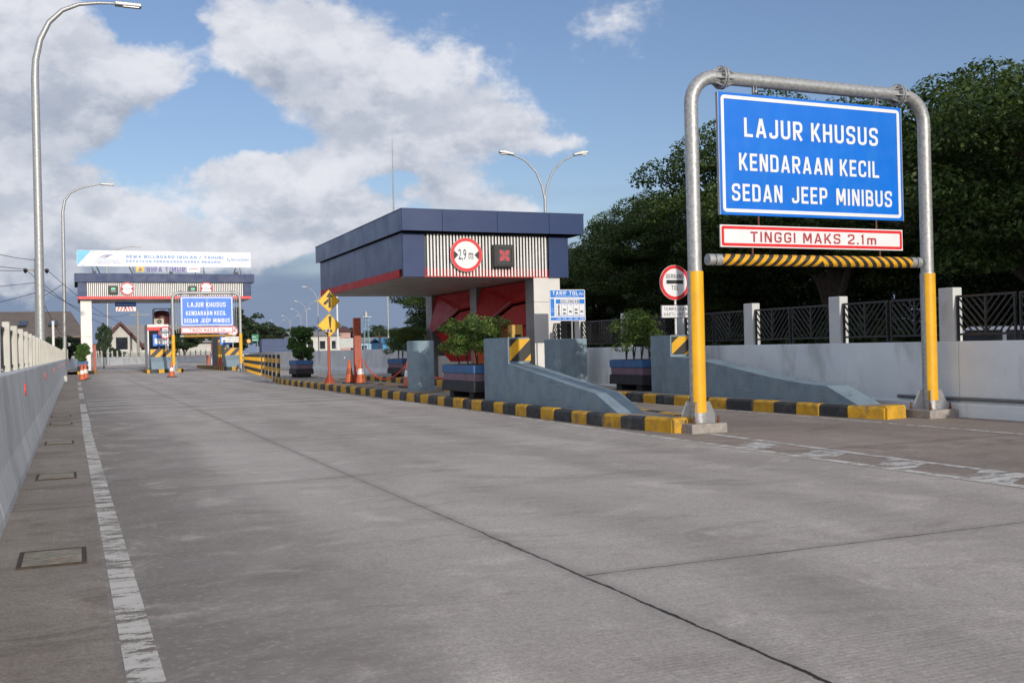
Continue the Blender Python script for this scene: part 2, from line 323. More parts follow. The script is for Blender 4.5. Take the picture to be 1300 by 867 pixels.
# ------------------------------------------------------------------ object helpers
ORG = {}
def setp(o, label=None, cat=None, group=None, kind=None):
    if label: o['label'] = label
    if cat: o['category'] = cat
    if group: o['group'] = group
    if kind: o['kind'] = kind
    return o
def thing(name, label, cat, loc, group=None):
    o = bpy.data.objects.new(name, None); COL.objects.link(o); o.location = loc; o.empty_display_size = .3
    ORG[o.name] = Vector(loc); return setp(o, label, cat, group)
class MB:
    """collects shapes in world coordinates; build() links them as ONE mesh object"""
    def __init__(self): self.v = []; self.f = []; self.m = []
    def poly(self, vs, fs, mi=0):
        b = len(self.v); self.v += [tuple(q) for q in vs]; self.f += [tuple(b+i for i in f) for f in fs]; self.m += [mi]*len(fs); return self
    def box(self, x0, x1, y0, y1, z0, z1, mi=0):
        vs = [(x, y, z) for z in (z0, z1) for y in (y0, y1) for x in (x0, x1)]
        return self.poly(vs, [(0, 2, 3, 1), (4, 5, 7, 6), (0, 1, 5, 4), (2, 6, 7, 3), (0, 4, 6, 2), (1, 3, 7, 5)], mi)
    def prism(self, pts, d, mi=0):
        """closed polygon pts (3-D) extruded by d"""
        n = len(pts); d = Vector(d); a = [Vector(p) for p in pts]; nrm = Vector((0, 0, 0))
        for i in range(n): nrm += a[i].cross(a[(i+1) % n])
        if nrm.dot(d) > 0: a.reverse()
        vs = a + [p+d for p in a]
        fs = [tuple(range(n)), tuple(range(2*n-1, n-1, -1))] + [((i+1) % n, i, n+i, n+(i+1) % n) for i in range(n)]
        return self.poly(vs, fs, mi)
    def tube(self, path, r, n=12, mi=0, cap=True):
        path = [Vector(p) for p in path]; rs = r if hasattr(r, '__len__') else [r]*len(path)
        vs = []; u = None
        for i, p in enumerate(path):
            d = (path[min(i+1, len(path)-1)]-path[max(i-1, 0)]).normalized()
            if u is None: u = d.orthogonal().normalized()
            else: u = (u-d*u.dot(d)).normalized()
            w = d.cross(u)
            vs += [p+(u*math.cos(k*math.tau/n)+w*math.sin(k*math.tau/n))*rs[i] for k in range(n)]
        fs = [(i*n+k, i*n+(k+1) % n, (i+1)*n+(k+1) % n, (i+1)*n+k) for i in range(len(path)-1) for k in range(n)]
        if cap: fs += [tuple(range(n-1, -1, -1)), tuple(range((len(path)-1)*n, len(path)*n))]
        return self.poly(vs, fs, mi)
    def cyl(self, p0, p1, r, n=16, mi=0): return self.tube([p0, p1], r, n, mi)
    def sheet(self, pts, z, mi=0): return self.poly([(x, y, z) for x, y in pts], [tuple(range(len(pts)))], mi)
    def ring(self, cx, y, cz, r0, r1, th, n=40, mi=0):
        """annulus in the XZ plane facing -Y"""
        vs = []
        for k in range(n):
            a = k*math.tau/n; c, s = math.cos(a), math.sin(a)
            vs += [(cx+r0*c, y, cz+r0*s), (cx+r1*c, y, cz+r1*s), (cx+r0*c, y+th, cz+r0*s), (cx+r1*c, y+th, cz+r1*s)]
        fs = []
        for k in range(n):
            a, b = 4*k, 4*((k+1) % n)
            fs += [(a, a+1, b+1, b), (a+1, a+3, b+3, b+1), (a+3, a+2, b+2, b+3), (a+2, a, b, b+2)]
        return self.poly(vs, fs, mi)
    def disc(self, cx, y, cz, r, th, n=40, mi=0): return self.cyl((cx, y, cz), (cx, y+th, cz), r, n, mi)
    def build(self, name, mats, parent=None, smooth=False, bevel=0, origin=None, kind=None, segs=2):
        me = bpy.data.meshes.new(name)
        org = ORG[parent.name] if parent else Vector(origin or (0, 0, 0))
        me.from_pydata([tuple(Vector(p)-org) for p in self.v], [], self.f)
        for m in (mats if isinstance(mats, (list, tuple)) else [mats]): me.materials.append(m)
        me.polygons.foreach_set('material_index', self.m)
        me.update()
        bm = bmesh.new(); bm.from_mesh(me)
        if kind != 'sheet': bmesh.ops.recalc_face_normals(bm, faces=bm.faces)
        else:
            for f in bm.faces:
                if f.normal.z < 0: f.normal_flip()
        bm.to_mesh(me); bm.free()
        if smooth:
            me.polygons.foreach_set('use_smooth', [True]*len(me.polygons)); me.set_sharp_from_angle(angle=R(38))
        o = bpy.data.objects.new(name, me); COL.objects.link(o)
        if parent: o.parent = parent
        else: o.location = org
        ORG[o.name] = org
        if bevel:
            b = o.modifiers.new('bevel', 'BEVEL'); b.width = bevel; b.segments = segs; b.limit_method = 'ANGLE'; b.angle_limit = R(40)
        return o
def struct(o): o['kind'] = 'structure'; return o
def copy_tree(o, loc=None, rz=None, label=None, scale=None, parent=None, group=None):
    c = o.copy(); COL.objects.link(c); ORG[c.name] = Vector(loc) if loc else ORG[o.name]
    if parent: c.parent = parent
    if loc is not None: c.location = loc
    if rz is not None: c.rotation_euler = (0, 0, rz)
    if scale is not None: c.scale = scale if hasattr(scale, '__len__') else (scale,)*3
    if label: c['label'] = label
    if group: c['group'] = group
    for ch in list(o.children): copy_tree(ch, parent=c)
    return c
def text(name, s, box, y, m, parent, bold=.0, depth=.003, spacing=1.0, wordsp=1.0):
    """flat raised lettering facing -Y fitted into box (x0, x1, z0, z1); z0..z1 is the capital height"""
    cu = bpy.data.curves.new('t', 'FONT'); cu.body = s; cu.size = 1; cu.offset = bold; cu.resolution_u = 4
    cu.space_character = spacing; cu.space_word = wordsp
    o = bpy.data.objects.new('t', cu); COL.objects.link(o)
    bpy.context.view_layer.update()
    me = bpy.data.meshes.new_from_object(o.evaluated_get(bpy.context.evaluated_depsgraph_get()))
    bpy.data.objects.remove(o); bpy.data.curves.remove(cu)
    x0, x1, z0, z1 = box; co = np.array([v.co for v in me.vertices])
    mn, mx = co.min(0), co.max(0); cap = .729+2*bold; zb = -bold
    fs = [tuple(p.vertices) for p in me.polygons]; bpy.data.meshes.remove(me)
    X = x0+(co[:, 0]-mn[0])/(mx[0]-mn[0])*(x1-x0); Z = z0+(co[:, 1]-zb)/cap*(z1-z0)
    b = MB(); b.poly([(X[i], y, Z[i]) for i in range(len(X))], fs)
    me2 = b.build(name, m, parent)
    bm = bmesh.new(); bm.from_mesh(me2.data)
    for f in bm.faces:
        if f.normal.y > 0: f.normal_flip()
    bm.to_mesh(me2.data); bm.free()
    if depth:
        sm = me2.modifiers.new('thick', 'SOLIDIFY'); sm.thickness = depth; sm.offset = -1
    return me2
def glyphs(t):
    a = t/2
    def G(W):
        b, T = W-a, 1-a; h = W/2; r = min(.24, h-a*.6)
        return {
        'L': [[(a, 1), (a, a), (W, a)]], 'I': [[(a, 0), (a, 1)]], 'T': [[(0, T), (W, T)], [(h, T-a), (h, 0)]],
        'E': [[(W, T), (a, T), (a, a), (W, a)], [(t, .5), (W*.9, .5)]], 'H': [[(a, 0), (a, 1)], [(b, 0), (b, 1)], [(t, .5), (W-t, .5)]],
        'A': [[(a*1.05, 0), (h-a*.12, 1)], [(b-a*.05, 0), (h+a*.12, 1)], [(W*.24, .27), (W*.76, .27)]],
        'J': [[(b, 1), (b, a, r), (a, a, r), (a, .30)]], 'U': [[(a, 1), (a, a, r), (b, a, r), (b, 1)]],
        'K': [[(a, 0), (a, 1)], [(t, .40), (b, 1)], [(W*.36, .58), (b+a*.3, 0)]], 'N': [[(a, 0), (a, 1)], [(b, 0), (b, 1)], [(a*1.3, 1), (W-a*1.3, 0)]],
        'M': [[(a, 0), (a, 1)], [(b, 0), (b, 1)], [(a*1.4, 1), (h, .22)], [(W-a*1.4, 1), (h, .22)]],
        'S': [[(b, .70), (b, T, r), (a, T, r), (a, .53, r*.8), (b, .47, r*.8), (b, a, r), (a, a, r), (a, .30)]],
        'C': [[(b, .68), (b, T, r), (a, T, r), (a, a, r), (b, a, r), (b, .32)]], 'G': [[(b, .70), (b, T, r), (a, T, r), (a, a, r), (b, a, r), (b, .46), (h, .46)]],
        'D': [[(h, a), (a, a), (a, T), (b, T, r*1.2), (b, a, r*1.2), (h, a)]], 'P': [[(a, 0), (a, T), (b, T, r*.8), (b, .44, r*.8), (t, .44)]],
        'R': [[(a, 0), (a, T), (b, T, r*.8), (b, .47, r*.8), (t, .47)], [(h*.95, .47-a), (b+a*.2, 0)]],
        'B': [[(h, a), (a, a), (a, T), (b-.02, T, r*.8), (b-.02, .52, r*.7), (t, .52)], [(h, .52-t*.5), (b, .52-t*.3, r*.7), (b, a, r*.8), (h, a)]],
        '2': [[(a, .70), (a, T, r), (b, T, r), (b, .56, r*.8), (a, .22, .1), (a, a), (W, a)]], '1': [[(h, 0), (h, T), (h-.16, .80)]],
        'm': [[(a, 0), (a, .66)], [(a, .60), (h, .60, .13), (h, 0)], [(h, .60), (b, .60, .13), (b, 0)]], '.': [[(0, a), (t, a)]], 'O': [[(h, a), (a, a, r), (a, T, r), (b, T, r), (b, a, r), (h, a)]], '0': [[(h, a), (a, a, r), (a, T, r), (b, T, r), (b, a, r), (h, a)]],
        'F': [[(W, T), (a, T), (a, 0)], [(t, .5), (W*.85, .5)]], 'W': [[(a*.8, 1), (W*.27, 0)], [(W*.27, 0), (h, .8)], [(h, .8), (W*.73, 0)], [(W*.73, 0), (W-a*.8, 1)]],
        '(': [[(W, 1.1), (a, .9, .2), (a, .1, .2), (W, -.1)]], ')': [[(0, 1.1), (b, .9, .2), (b, .1, .2), (0, -.1)]], '/': [[(0, 0), (W, 1)]],
        '4': [[(W, .28), (a, .28), (h, 1)], [(W*.72, .6), (W*.72, 0)]], '5': [[(b, T), (a, T), (a, .56), (b, .56, r), (b, a, r), (a, a, r*.6), (a, .2)]], '7': [[(a, T), (b, T), (W*.4, 0)]],
        '8': [[(h, .52), (a, .52, r*.7), (a, T, r), (b, T, r), (b, .52, r*.7), (h, .52)], [(h, .5), (a, .5, r), (a, a, r), (b, a, r), (b, .5, r), (h, .5)]]}
    return G
def rounded(pl):
    out = []
    for i, p in enumerate(pl):
        if len(p) == 2 or i in (0, len(pl)-1): out.append(Vector(p[:2])); continue
        p0, p1, p2 = Vector(pl[i-1][:2]), Vector(p[:2]), Vector(pl[i+1][:2]); r = min(p[2], (p1-p0).length*.499, (p2-p1).length*.499)
        A, B = p1+(p0-p1).normalized()*r, p1+(p2-p1).normalized()*r
        for k in range(9):
            u = k/8; out.append(A*(1-u)**2+p1*2*u*(1-u)*(1-.09*math.sin(math.pi*u))+B*u*u+p1*(2*u*(1-u)*.09*math.sin(math.pi*u)))
    q = [out[0]]
    for p in out[1:]:
        if (p-q[-1]).length > 1e-4: q.append(p)
    return q
def stroke_text(s, box, y, m, parent, t=.155, W=.56, gap=.16, word=.42, name='lettering'):
    """road sign lettering drawn with strokes of even width, facing -Y, fitted into box (x0, x1, z0, z1)"""
    G = glyphs(t); wid = {'I': t, 'M': W*1.22, '.': t, '1': W*.6, 'm': W*1.35, 'J': W*.92, 'L': W*.88, 'E': W*.88, 'A': W*1.12, '(': W*.45, ')': W*.45, 'W': W*1.4, '/': W*.7, 'F': W*.85}
    cur = 0; words = [[]]
    for c in s:
        if c == ' ': cur += word; words.append([]); continue
        w = wid.get(c, W); words[-1].append((c, cur, w)); cur += w+gap
    cur -= gap; x0, x1, z0, z1 = box; kx, kz = (x1-x0)/cur, z1-z0
    for wd in words: o = stroke_word(wd, G, t, x0, z0, kx, kz, y, m, parent, name)     # one part per word
    return o
def stroke_word(items, G, t, x0, z0, kx, kz, y, m, parent, name):
    b = MB()
    for c, ox, w in items:
        for i, pl in enumerate(G(w)[c]):
            P_ = rounded(pl); n = len(P_); L_ = []; R_ = []
            for j, p in enumerate(P_):
                d0 = (P_[j]-P_[j-1]).normalized() if j else None; d1 = (P_[j+1]-P_[j]).normalized() if j < n-1 else None
                if d0 is None: nn = Vector((-d1.y, d1.x))
                elif d1 is None: nn = Vector((-d0.y, d0.x))
                else:
                    n0, n1 = Vector((-d0.y, d0.x)), Vector((-d1.y, d1.x)); nn = (n0+n1).normalized(); nn = nn/max(.5, nn.dot(n0))
                L_.append(p+nn*t/2); R_.append(p-nn*t/2)
            yy = y-.0006*i
            vs = [(x0+(ox+q.x)*kx, yy, z0+q.y*kz) for q in L_+R_]
            b.poly(vs, [(j, j+1, n+j+1, n+j) for j in range(n-1)])
    o = b.build(name, m, parent)
    bm = bmesh.new(); bm.from_mesh(o.data)
    for f in bm.faces:
        if f.normal.y > 0: f.normal_flip()
    bm.to_mesh(o.data); bm.free(); return o
def arc(cx, cz, r, a0, a1, n, y): return [(cx+r*math.cos(R(a0+(a1-a0)*i/n)), y, cz+r*math.sin(R(a0+(a1-a0)*i/n))) for i in range(n+1)]

# ------------------------------------------------------------------ ground, road, markings
ground_m = mat('dry_ground', (.10, .095, .06), .95, .3, .08, bump=.3, bscale=3, stain=(.05, .075, .025), stain_amt=.8, sscale=.12)
struct(MB().sheet([(-2500, -800), (2500, -800), (2500, 3000), (-2500, 3000)], -.06).build('ground', ground_m, kind='sheet'))
bend = [(13.05, 74), (14.3, 95), (18.5, 120), (28, 145), (45, 172), (75, 205)]            # right edge after the gate
lbend = [(-.52, 84), (-.3, 110), (.6, 125), (3.2, 141), (10, 157), (26, 182), (60, 216)]      # left edge after the gate
struct(MB().sheet([(.19, -25), (7.2, -25), (7.2, 12), (7.2, 46), (12.95, 46), *bend, *reversed(lbend), (.10, 84), (.095, 24)], 0).build('road', road_m, kind='sheet'))
struct(MB().sheet([(7.2, -25), (12.75, -25), (12.75, 46), (7.2, 46)], 0).build('toll_lane', lane_m, kind='sheet'))
struct(MB().sheet([(-.75, -25), (.19, -25), (.095, 24), (.10, 84), (-.75, 84)], 0).build('shoulder', should_m, kind='sheet'))
mk = MB()
for i in range(20):                                              # worn edge line on the left, slightly wavering strips
    y0, y1 = 2.2+i*.85, 2.2+(i+1)*.85
    mk.sheet([(.170-.004*i, y0), (.308-.004*i, y0), (.304-.004*i, y1), (.166-.004*i, y1)], .004)
struct(mk.build('edge_line', paint_good, kind='sheet'))
mk = MB()
for y0, y1 in ((19.2, 24.2), (25, 29.5), (33, 38), (41, 46), (49, 54), (57, 63)): mk.sheet([(.1, y0), (.24, y0), (.24, y1), (.1, y1)], .004)
struct(mk.build('edge_line', paint_worn, kind='sheet'))
mk = MB()
for y in (24.3, 26.4, 28.1, 29.6, 31.4): mk.sheet([(.28, y), (7.15, y+.15), (7.15, y+.36), (.28, y+.21)], .004)
struct(mk.build('rumble_line', paint_mat('rumble_paint', .40, (.78, .76, .72)), kind='sheet'))
mk = MB()
mk.sheet([(7.15, -8), (7.27, -8), (7.24, 11.2), (7.10, 11.2)], .004)
mk.sheet([(7.10, 11.2), (7.24, 11.2), (7.24, 40), (7.12, 40)], .004)
mk.sheet([(7.12, 40), (7.24, 40), (8.0, 46), (10.9, 75), (10.8, 75), (7.85, 46)], .004)
mk.sheet([(11.0, -8), (11.1, -8), (11.02, 19), (11.02, 33), (10.92, 33), (10.92, 19)], .004)
struct(mk.build('lane_line', paint_good, kind='sheet'))
mk = MB()
mk.sheet([(7.74, -8), (7.84, -8), (7.86, 8), (8.02, 11.8), (7.9, 11.8), (7.75, 8)], .004)
struct(mk.build('lane_line', paint_worn, kind='sheet'))
mk = MB()
for i in range(12): mk.sheet([(7.25, 9.75-1.15*i), (7.76, 10.05-1.15*i), (7.76, 10.55-1.15*i), (7.25, 10.2-1.15*i)], .004)
struct(mk.build('ladder_marking', paint_mat('ladder_paint', .60, (.68, .66, .62)), kind='sheet'))

def kerb_run(name, path, h, w, step, first=0):
    """painted kerb: alternating yellow and black blocks following a path; w > 0 widens to the right of it"""
    P_ = [Vector((*p, 0)) for p in path]; seg = [(P_[i+1]-P_[i]).length for i in range(len(P_)-1)]; L = sum(seg)
    def at(s):
        for i, l in enumerate(seg):
            if s <= l or i == len(seg)-1:
                d = (P_[i+1]-P_[i]).normalized(); return P_[i]+d*s, Vector((d.y, -d.x, 0))
            s -= l
    b = MB(); n = max(1, round(L/step)); r_ = random.Random(len(path))
    cuts = [0]+[L*(i+r_.uniform(-.16, .16))/n for i in range(1, n)]+[L]
    for i in range(n):
        (p0, n0), (p1, n1) = at(cuts[i]+.004), at(cuts[i+1]-.004)
        if abs(n0.angle(n1)) > .4: n1 = n0
        c = .035; prof = [(0, -.02), (0, h-c), (c*.8, h), (w, h), (w, -.02)]
        jx = r_.uniform(-.008, .008); jz = r_.uniform(-.008, .008)
        vs = [tuple(p0+n0*(u+jx)+Vector((0, 0, v+jz*(v > 0)))) for u, v in prof]+[tuple(p1+n1*(u+jx)+Vector((0, 0, v+jz*(v > 0)))) for u, v in prof]
        m = len(prof)
        b.poly(vs, [tuple(range(m)), tuple(range(2*m-1, m-1, -1))]+[((k+1) % m, k, m+k, m+(k+1) % m) for k in range(m)], (i+first) % 2)
    return struct(b.build(name, [kerb_yel, kerb_blk], bevel=.012))
pave = mat('island_paving', (.30, .26, .22), .85, .15, 2, bump=.4, stain=(.14, .12, .10), stain_amt=.6, sscale=1.2)
K1 = [(7.63, 12.25), (7.42, 13.6), (7.38, 15), (7.38, 40), (7.55, 43), (8.2, 46.5)]
K1R = [(8.12, 12.3), (8.45, 14), (8.5, 22), (8.75, 30), (9.3, 46.5)]
kerb_run('kerb', K1, .2, .16, .555)
kerb_run('kerb', list(reversed(K1R)), .2, .16, .6, 1)
kerb_run('kerb', [(8.12, 12.24), (7.63, 12.19)], .2, .2, .6)
struct(MB().sheet([(7.75, 12.4), (7.56, 13.7), (7.52, 15), (7.52, 40), (7.69, 43), (8.3, 46.4), (9.2, 46.4), (8.62, 30), (8.37, 22), (8.32, 14), (8.02, 12.4)], .19).build('island', pave, kind='sheet'))
K2 = [(11.48, 12.3), (11.3, 13.0), (11.12, 16), (11.06, 20), (11.08, 30), (11.15, 44)]
kerb_run('kerb', K2, .2, .16, .61)
kerb_run('kerb', [(11.95, 12.32), (11.5, 12.25)], .2, .2, .6)
struct(MB().sheet([(11.6, 12.45), (11.43, 13.1), (11.25, 16), (11.2, 20), (11.22, 30), (11.29, 44), (12.7, 44), (12.7, 14), (12.0, 12.45)], .19).build('island', pave, kind='sheet'))

# drain grates in the left shoulder
grate_m = mat('grate_metal', (.22, .21, .18), .8, .3, 8, .2, .3, 40, (.22, .09, .04), .6, 6)
g0 = thing('drain_grate', 'rusty flat drain cover in the left shoulder, the one nearest the bottom of the photo', 'drain cover', (-.15, 7, 0), 'drain covers along the left shoulder')
b = MB()
for k in range(9): b.box(-.315, .015, 6.77+k*.052, 6.805+k*.052, .003, .014)
b.box(-.31, .01, 6.76, 7.23, .002, .009)
b.build('cover_plate', grate_m, g0)
b = MB(); b.box(-.345, -.322, 6.73, 7.27, .0, .012); b.box(.022, .045, 6.73, 7.27, .0, .012); b.box(-.322, .022, 6.73, 6.752, 0, .012); b.box(-.322, .022, 7.248, 7.27, 0, .012)
b.build('rim', mat('grate_rim', (.06, .045, .035), .9, .3, 20), g0)
for i, (y, l) in enumerate(((11.75, 'pale greenish drain cover beside the broad edge line, second from the camera'), (16.3, 'thin drain cover in the left shoulder, third from the camera'),
                            (20.9, 'thin drain cover in the left shoulder, fourth from the camera'), (23.6, 'small far drain cover in the left shoulder just before the white bars across the road'))):
    copy_tree(g0, (-.2-.03*i, y, 0), label=l)

# ------------------------------------------------------------------ left barrier wall and fence
lw = thing('barrier_wall', 'long grey concrete barrier wall with flared foot along the left shoulder', 'barrier wall', (-.7, 40, 0))
def prof_wall(b, path, prof):
    n = len(prof); vs = []
    P_ = [Vector((*p, 0)) for p in path]
    for i, p in enumerate(P_):
        d = (P_[min(i+1, len(P_)-1)]-P_[max(i-1, 0)]).normalized(); nr = Vector((d.y, -d.x, 0))
        vs += [tuple(p+nr*u+Vector((0, 0, v))) for u, v in prof]
    fs = [tuple(range(n)), tuple(range(len(vs)-1, len(vs)-n-1, -1))]
    for i in range(len(P_)-1):
        fs += [(i*n+k, i*n+(k+1) % n, (i+1)*n+(k+1) % n, (i+1)*n+k) for k in range(n)]
    return b.poly(vs, fs)
LP = [(0, -.05), (0, .08), (-.06, .34), (-.12, 1.09), (-.38, 1.09), (-.38, -.05)]
for i in range(14):
    y0 = -12+i*6.8; b = MB(); prof_wall(b, [(-.5, y0+.008), (-.5, y0+6.79)], LP); b.build('wall_section', barconc, lw, bevel=.015)
refl = mat('reflector_red', (.85, .03, .03), .3, .05, 5)
for y in (14.6, 24.4, 34.5, 45, 56, 68, 80):
    q = MB().cyl((-.606, y, .84), (-.585, y, .84), .08, 20).build('reflector', refl, lw)
    MB().cyl((-.6095, y, .84), (-.599, y, .84), .10, 20).build('back_plate', mat('reflector_base', (.5, .25, .25), .6), q)
b = MB(); b.box(-.58, -.38, 57.2, 57.6, 0, .28); b.build('foot_block', cream, lw, bevel=.02)
lf = thing('roadside_fence', 'fence of cream concrete posts and dark panels standing on the left barrier wall', 'fence', (-.75, 40, 1.09))
y = 5.0; ys = []
while y < 83: ys.append(y); y += 1.75
for i, y in enumerate(ys):
    MB().box(-.80, -.715, y-.06, y+.06, 1.07, 1.69).build('post', cream, lf, bevel=.012)
fdark = mat('fence_mesh_dark', (.05, .055, .065), .6, .2, 8)
for i in range(len(ys)-1):
    a, c = ys[i]+.06, ys[i+1]-.06; b = MB()
    b.box(-.80, -.77, a, c, 1.13, 1.165); b.box(-.80, -.77, a, c, 1.585, 1.62)
    n = 9
    for k in range(n):
        yy = a+(c-a)*(k+.5)/n; s = 1 if k < n/2 else -1
        b.prism([(-.79, yy-.01, 1.165), (-.79, yy+.02, 1.165), (-.79, yy+.02+s*.1, 1.585), (-.79, yy-.01+s*.1, 1.585)], (.012, 0, 0))
    b.box(-.795, -.779, (a+c)/2-.015, (a+c)/2+.015, 1.165, 1.585)
    b.build('fence_panel', fdark, lf)
# barrier and fence beyond the gate
lw2 = thing('barrier_wall', 'concrete barrier wall curving away beyond the far toll gate, seen through its left lane', 'barrier wall', (5, 145, 0))
b = MB(); prof_wall(b, lbend, LP); b.build('wall_body', barconc, lw2)
lf2 = thing('roadside_fence', 'fence of cream posts on the curved barrier beyond the far toll gate', 'fence', (5, 145, 1.09))
rail = MB()
def walk(path, step):
    P_ = [Vector((*p, 0)) for p in path]; out = []; carry = 0
    for i in range(len(P_)-1):
        d = P_[i+1]-P_[i]; L = d.length; s = carry
        while s < L: out.append((P_[i]+d*(s/L), d.normalized())); s += step
        carry = s-L
    return out
pts = walk(lbend[:-1], 1.75)
for (p, d) in pts:
    nr = Vector((d.y, -d.x, 0)); q = p-nr*.25
    bb = MB(); bb.prism([q+d*.09-nr*.07+Vector((0, 0, 1.07)), q+d*.09+nr*.07+Vector((0, 0, 1.07)), q-d*.09+nr*.07+Vector((0, 0, 1.07)), q-d*.09-nr*.07+Vector((0, 0, 1.07))], (0, 0, .85)); bb.build('post', cream, lf2)
for i in range(len(pts)-1):
    p, d = pts[i]; e, d2 = pts[i+1]; q = p-Vector((d.y, -d.x, 0))*.25; e = e-Vector((d2.y, -d2.x, 0))*.25
    for z in (1.15, 1.55): rail.tube([q+Vector((0, 0, z)), e+Vector((0, 0, z))], .03, 4)
    for k in range(5): rail.tube([q.lerp(e, k/5)+Vector((0, 0, 1.15)), q.lerp(e, (k+.5)/5)+Vector((0, 0, 1.55))], .025, 4)
rail.build('rails', fence_m, lf2)

# ------------------------------------------------------------------ right wall and fence
rw = thing('boundary_wall', 'pale grey painted concrete wall along the right lane under the black fence', 'wall', (12.8, 12, 0))
b = MB(); b.box(12.72, 12.98, -14, 12.0, -.06, 1.18); b.build('wall_section', wallconc, rw, bevel=.012)
b = MB(); b.box(12.72, 12.98, 12.01, 37, -.06, 1.18); b.build('wall_section', wallconc, rw, bevel=.012)
b = MB(); b.box(12.66, 12.72, -14, 36, -.05, .22); b.build('wall_foot', wallconc, rw, bevel=.02)
b = MB(); b.tube([(12.685, -14, .285), (12.685, 13.2, .285), (12.70, 13.28, .285)], .028, 10); b.build('drain_pipe', mat('pipe_grey', (.16, .17, .18), .5), rw, smooth=True)
b = MB(); b.cyl((12.715, 10.05, .66), (12.74, 10.05, .66), .045, 16); b.build('wall_marker', signwhite, rw)
crackm = mat('wall_repair', (.44, .46, .45), .9, .2, 6, bump=.6, bscale=18)
b = MB(); r_ = random.Random(2); n = 16
for (yc, w0, z0, z1) in ((9.98, .07, .62, 1.17), (9.95, .2, .23, .5)):
    L_ = [(12.7185, yc-w0*(.5+.5*r_.random())*(1 if k % 3 else .7), z0+(z1-z0)*k/n) for k in range(n+1)]; R_ = [(12.7185, yc+w0*(.5+.5*r_.random()), z0+(z1-z0)*k/n) for k in range(n+1)]
    b.poly(L_+R_, [(k, k+1, n+2+k, n+1+k) for k in range(n)])
b.build('repair_patch', crackm, rw)
rf = thing('boundary_fence', 'black steel fence of slanted bars between pale piers on the right wall', 'fence', (12.85, 12, 1.18))
py = [-6+2.6*i+.05 for i in range(17)]
for y in py:
    if y > 36: continue
    MB().box(12.74, 12.93, y-.15, y+.15, 1.178, 2.03).build('pier', pier_m, rf, bevel=.012)
def fence_bay(a, c):
    b = MB(); X0, X1 = 12.785, 12.82; z0, z1 = 1.27, 1.90
    mid = (a+c)/2
    for (p, q) in ((a+.02, mid-.035), (mid+.035, c-.02)):
        b.box(X0, X1, p, p+.03, 1.18, z1); b.box(X0, X1, q-.03, q, 1.18, z1)
        b.box(X0, X1, p+.03, q-.03, z0, z0+.035); b.box(X0, X1, p+.03, q-.03, z1-.035, z1)
        m = (p+q)/2; b.box(X0+.002, X1-.002, m-.018, m+.018, z0+.035, z1-.035)
        W = m-.018-(p+.03)
        for s in (-1, 1):                                              # V of slanted flats on each side of the middle bar
            for k in range(-3, 5):
                zz = z0+.035+k*.13
                pts2 = []
                u0, v0, u1, v1 = 0., zz+.03, W, zz+.03+W*1.05
                lo, hi = z0+.037, z1-.037
                if v1 <= lo or v0 >= hi: continue
                if v0 < lo: u0 += (lo-v0)/1.05; v0 = lo
                if v1 > hi: u1 -= (v1-hi)/1.05; v1 = hi
                if u1-u0 < .03: continue
                y0_, y1_ = (m+s*(.018+u0), m+s*(.018+u1))
                b.prism([(X0+.006, y0_, v0-.013), (X0+.006, y1_, v1-.013), (X0+.006, y1_, v1+.013), (X0+.006, y0_, v0+.013)], (.024, 0, 0))
    return b
for i in range(len(py)-1):
    if py[i+1] > 36: continue
    fence_bay(py[i]+.15, py[i+1]-.15).build('fence_panel', fence_m, rf)

# median barrier beside the expressway beyond the booth
mb_ = thing('concrete_barrier', 'long low grey concrete barrier between toll road and expressway, behind the yellow arrow signs', 'barrier wall', (13.2, 55, 0))
mpath = [(13.0, 37.1), (13.1, 50), (13.2, 64), (13.5, 78), (14.7, 96), (19, 121), (28.5, 146), (46, 174)]
MP = [(0, -.05), (0, 1.27), (-.0, 1.27), (-.2, 1.27), (-.34, .3), (-.46, .2), (-.46, -.05)]
MP2 = [(.24, -.05), (.2, 1.28), (0, 1.28), (-.06, .42), (-.2, .22), (-.2, -.05)]
def sub(path, a, c): return [p for p in path if a <= p[1] <= c]
segs_ = walk(mpath, 9.0)
for i in range(len(segs_)-1):
    p, d = segs_[i]; q, d2 = segs_[i+1]; e = q-(q-p).normalized()*.03
    b = MB(); prof_wall(b, [(p.x, p.y), (e.x, e.y)], MP2); o = b.build('wall_section', barconc, mb_, bevel=.01)
for (x, y) in ((13.03, 44), (13.1, 53), (13.17, 62)): MB().cyl((x-.09, y, .86), (x+.03, y, .86), .07, 12).build('wall_marker', signwhite, mb_)

